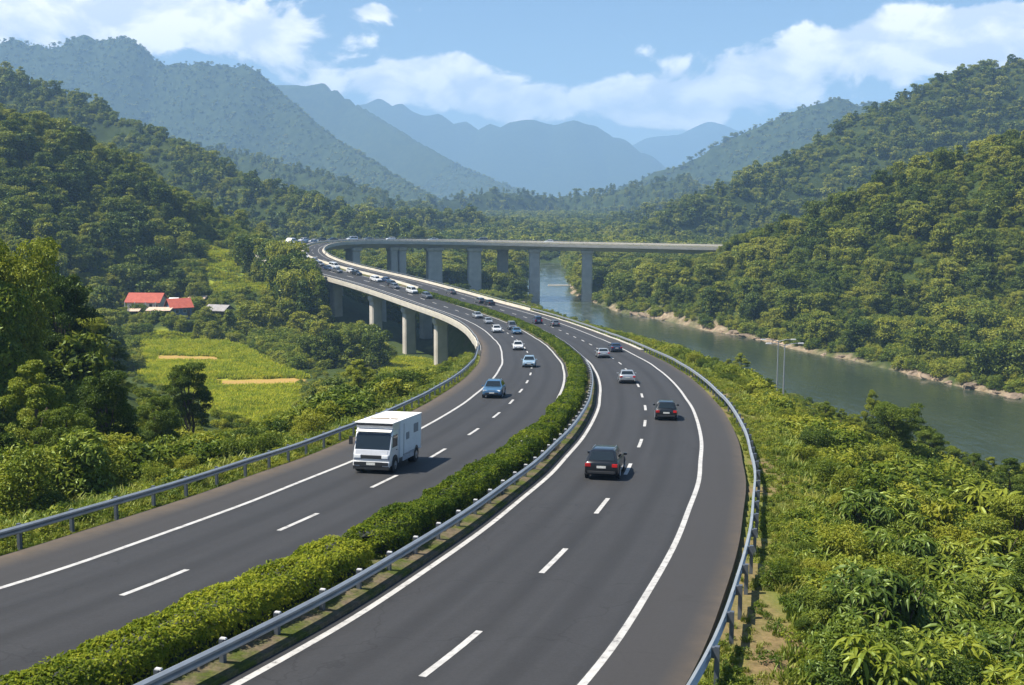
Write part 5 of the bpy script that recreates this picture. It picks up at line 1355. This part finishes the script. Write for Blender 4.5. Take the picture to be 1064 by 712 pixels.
# pale rocks at the water's edge on the far bank
rk = simple('bank_rock', (.20, .150, .105), .9, var=.5, scale=.6, bump=.5)
def rock(seed):
    bm = bmesh.new(); bmesh.ops.create_icosphere(bm, subdivisions=3, radius=1.0); rg_ = np.random.default_rng(seed); ph = rg_.uniform(0, 6, 6)
    for v in bm.verts:
        c = v.co; k = 1 + .22 * math.sin(2.3 * c.x + ph[0]) * math.cos(2.9 * c.y + ph[1]) + .16 * math.sin(5 * c.z + ph[2] + 3 * c.x) + .1 * math.sin(9 * c.y + ph[3]) + rg_.normal() * .03
        v.co = Vector((c.x * k * 1.3, c.y * k, c.z * k * .55))
    me = bpy.data.meshes.new('rock'); bm.to_mesh(me); bm.free(); me.materials.append(rk); return me
RK = [rock(k) for k in (1, 2, 3)]
for i, (u, v, sz) in enumerate([(652, 328, 2.0), (661, 329.5, 2.6), (672, 331, 2.2), (684, 333, 1.6), (752, 345.5, 1.8), (764, 347.5, 2.6), (778, 350, 2.4), (792, 352.5, 2.8), (806, 355.5, 2.0), (868, 368, 1.6), (884, 371, 2.4), (897, 374.5, 2.0),
                                (956, 389, 1.8), (968, 393, 2.4), (984, 399, 2.0), (1002, 405, 2.3), (1022, 411, 1.7), (1042, 415, 2.0)]):
    p = at_z(u, v, WATER); x, y = p[0], p[1]
    for _ in range(60):                                   # move across to the far water's edge
        e_ = river_edge(np.array([x]), np.array([y]))[0]
        if abs(e_ - .6) < .3: break
        x += (.6 - e_) * .35; y += (.6 - e_) * .2
    o = link('riverbank_rock', RK[i % 3], None, (x, y, WATER + .05)); k_ = RNG.uniform(.45, .85); o.scale = (sz * k_, sz * k_ * RNG.uniform(.8, 1.3), sz * k_ * RNG.uniform(.8, 1.5)); o.rotation_euler.z = RNG.uniform(0, 6.28)
    tag(o, 'pale brown rock at the water line of the wooded far river bank', 'rock', 'rocks along the far river bank')

# thin lamp posts on the river slope
lm_ = simple('lamp_post_steel', (.34, .36, .38), .5, metal=.5)
def lamp_post(label, u, vb, vt, d, arms):
    p = at(u, vb, d); t = at(u, vt, d); g = terrain1(p[0], p[1]); h = t[2] - g
    root = empty('lamp_post', (p[0], p[1], g)); tag(root, label, 'lamp post', 'lamp posts on the river slope')
    MB().tube([(0, 0, -.5), (0, 0, h)], [.13, .06], 8).build('pole', lm_, root)
    for k in arms:
        a = MB().tube([(0, 0, h - .1), (k * .9, 0, h + .15), (k * 1.7, 0, h + .2)], [.05, .045, .04], 6).build('arm', lm_, root)
        MB().box((k * 1.95, 0, h + .19), (.7, .26, .12), 0, 0, .8).build('lamp_head', M['white_cap'], a)
lamp_post('taller thin lamp post with two arms standing against the river, right of its twin', 813, 440, 357, 140, (-1, 1))
lamp_post('thin lamp post with two arms against the river, left of the taller one', 806.5, 430, 353, 152, (-1, 1))

# ------------------------------------------------------------------ daylight
SUN_EL = rad(58); SUN_AZ = rad(-100)                         # clockwise from +Y: the sun stands to the left, a little beyond
sd = Vector((math.sin(SUN_AZ) * math.cos(SUN_EL), math.cos(SUN_AZ) * math.cos(SUN_EL), math.sin(SUN_EL)))
sl = bpy.data.lights.new('sun', 'SUN'); sl.energy = 5.0; sl.angle = rad(.5); sl.color = (1, .93, .80)
so_ = bpy.data.objects.new('sun', sl); COL.objects.link(so_); so_.location = (0, 0, 500); so_.rotation_euler = (-sd).to_track_quat('-Z', 'Y').to_euler()

w = bpy.data.worlds.new('World'); SC.world = w; w.use_nodes = True
nt = w.node_tree; nt.nodes.clear()
sky = nt.nodes.new('ShaderNodeTexSky'); sky.sky_type = 'NISHITA'; sky.sun_disc = False
sky.sun_elevation = SUN_EL; sky.sun_rotation = SUN_AZ; sky.altitude = 300; sky.air_density = 1.0; sky.dust_density = .8; sky.ozone_density = 2.0
tc = nt.nodes.new('ShaderNodeTexCoord'); sep = nt.nodes.new('ShaderNodeSeparateXYZ'); nt.links.new(tc.outputs['Generated'], sep.inputs[0])
az = mth(nt, 'ARCTAN2', sep.outputs[0], sep.outputs[1]); el = mth(nt, 'ARCSINE', sep.outputs[2])
cmb = nt.nodes.new('ShaderNodeCombineXYZ'); nt.links.new(az, cmb.inputs[0]); nt.links.new(mth(nt, 'MULTIPLY', el, 1.7), cmb.inputs[1])
n1 = noise(nt, cmb.outputs[0], 15, 10, .56, .35)
sh = nt.nodes.new('ShaderNodeVectorMath'); sh.operation = 'ADD'; nt.links.new(cmb.outputs[0], sh.inputs[0]); sh.inputs[1].default_value = (.018, -.022, 0)
n2 = noise(nt, sh.outputs[0], 15, 10, .56, .35)
nb_ = noise(nt, cmb.outputs[0], 2.6, 3, .5)
# where the cloud banks stand: (azimuth, elevation, half width, half height, weight)
def blob(a0, e0, wa, we, k):
    dx = mth(nt, 'DIVIDE', mth(nt, 'SUBTRACT', az, a0), wa); dy = mth(nt, 'DIVIDE', mth(nt, 'SUBTRACT', el, e0), we)
    r2 = mth(nt, 'ADD', mth(nt, 'MULTIPLY', dx, dx), mth(nt, 'MULTIPLY', dy, dy))
    return mth(nt, 'MULTIPLY', mth(nt, 'EXPONENT', mth(nt, 'MULTIPLY', r2, -1.0)), k)
def px(u, v): return (math.atan((u - CX) / F), math.atan((YH - v) / F * math.cos(math.atan((u - CX) / F))))
tot = None
for u, v, wu, wv_, k in CLOUDS:
    a0, e0 = px(u, v); b = blob(a0, e0, wu / F, wv_ / F, k); tot = b if tot is None else mth(nt, 'ADD', tot, b)
# beyond the part of the sky in the photograph: scattered fair-weather cloud
oth = mth(nt, 'MULTIPLY', mth(nt, 'SUBTRACT', nb_, .45), .9)
side = N(nt, 'ShaderNodeMapRange'); side.inputs[1].default_value = .55; side.inputs[2].default_value = .8; nt.links.new(mth(nt, 'ABSOLUTE', az), side.inputs[0])
upm = N(nt, 'ShaderNodeMapRange'); upm.inputs[1].default_value = .22; upm.inputs[2].default_value = .4; nt.links.new(el, upm.inputs[0])
tot = mth(nt, 'ADD', tot, mth(nt, 'MULTIPLY', oth, mth(nt, 'MAXIMUM', side.outputs[0], upm.outputs[0])))
def dens(n_):
    f = mth(nt, 'ADD', mth(nt, 'MULTIPLY', mth(nt, 'SUBTRACT', n_, .5), 1.9), mth(nt, 'SUBTRACT', tot, .42))
    return f
d1 = dens(n1)
mask = N(nt, 'ShaderNodeMapRange'); mask.interpolation_type = 'SMOOTHSTEP'; mask.inputs[1].default_value = -.05; mask.inputs[2].default_value = .16; nt.links.new(d1, mask.inputs[0])
lit = mth(nt, 'SUBTRACT', n1, n2)
lm = N(nt, 'ShaderNodeMapRange'); lm.inputs[1].default_value = -.10; lm.inputs[2].default_value = .10; nt.links.new(lit, lm.inputs[0])
cc = ramp(nt, lm.outputs[0], [(0, (8.6, 8.9, 9.6)), (.5, (11.2, 11.0, 10.8)), (1, (14.5, 13.8, 12.8))])
skyc = mixc(nt, 1.0, sky.outputs[0], SKY_TINT, 'MULTIPLY')
fin = mixc(nt, mth(nt, 'MULTIPLY', mask.outputs[0], .96), skyc, cc)
bg = nt.nodes.new('ShaderNodeBackground'); bg.inputs['Strength'].default_value = SKY
nt.links.new(fin, bg.inputs[0]); wo = nt.nodes.new('ShaderNodeOutputWorld'); nt.links.new(bg.outputs[0], wo.inputs[0])
w.cycles.sampling_method = 'AUTOMATIC'

# ------------------------------------------------------------------ the air
if HAZE > 0:
    m = bpy.data.materials.new('haze_air'); m.use_nodes = True; nt = m.node_tree; nt.nodes.clear()
    pv = nt.nodes.new('ShaderNodeVolumePrincipled')
    pv.inputs['Color'].default_value = HAZE_COL + (1,); pv.inputs['Density'].default_value = HAZE
    pv.inputs['Density Attribute'].default_value = ''; pv.inputs['Color Attribute'].default_value = ''; pv.inputs['Temperature Attribute'].default_value = ''
    pv.inputs['Anisotropy'].default_value = HAZE_G
    mo = nt.nodes.new('ShaderNodeOutputMaterial'); nt.links.new(pv.outputs[0], mo.inputs['Volume'])
    try: m.cycles.homogeneous_volume = True
    except Exception: pass
    b = MB().box((0, 4850, 355), (24600, 11900, 815)).build('haze', m)
    tag(b, 'pale blue haze filling the valley air', 'haze', kind='stuff')

# ------------------------------------------------------------------ render settings
SC.view_settings.view_transform = 'Standard'; SC.view_settings.look = 'None'; SC.view_settings.gamma = 1.0; SC.view_settings.exposure = EXPOSURE
SC.render.engine = 'CYCLES'
cy = SC.cycles
cy.max_bounces = 6; cy.diffuse_bounces = 2; cy.glossy_bounces = 2; cy.transmission_bounces = 3; cy.volume_bounces = 2; cy.transparent_max_bounces = 6
cy.caustics_reflective = False; cy.caustics_refractive = False
cy.use_denoising = True
try: cy.denoiser = 'OPENIMAGEDENOISE'; cy.denoising_input_passes = 'RGB_ALBEDO_NORMAL'; cy.denoising_prefilter = 'ACCURATE'
except Exception: pass
cy.sample_clamp_indirect = 6
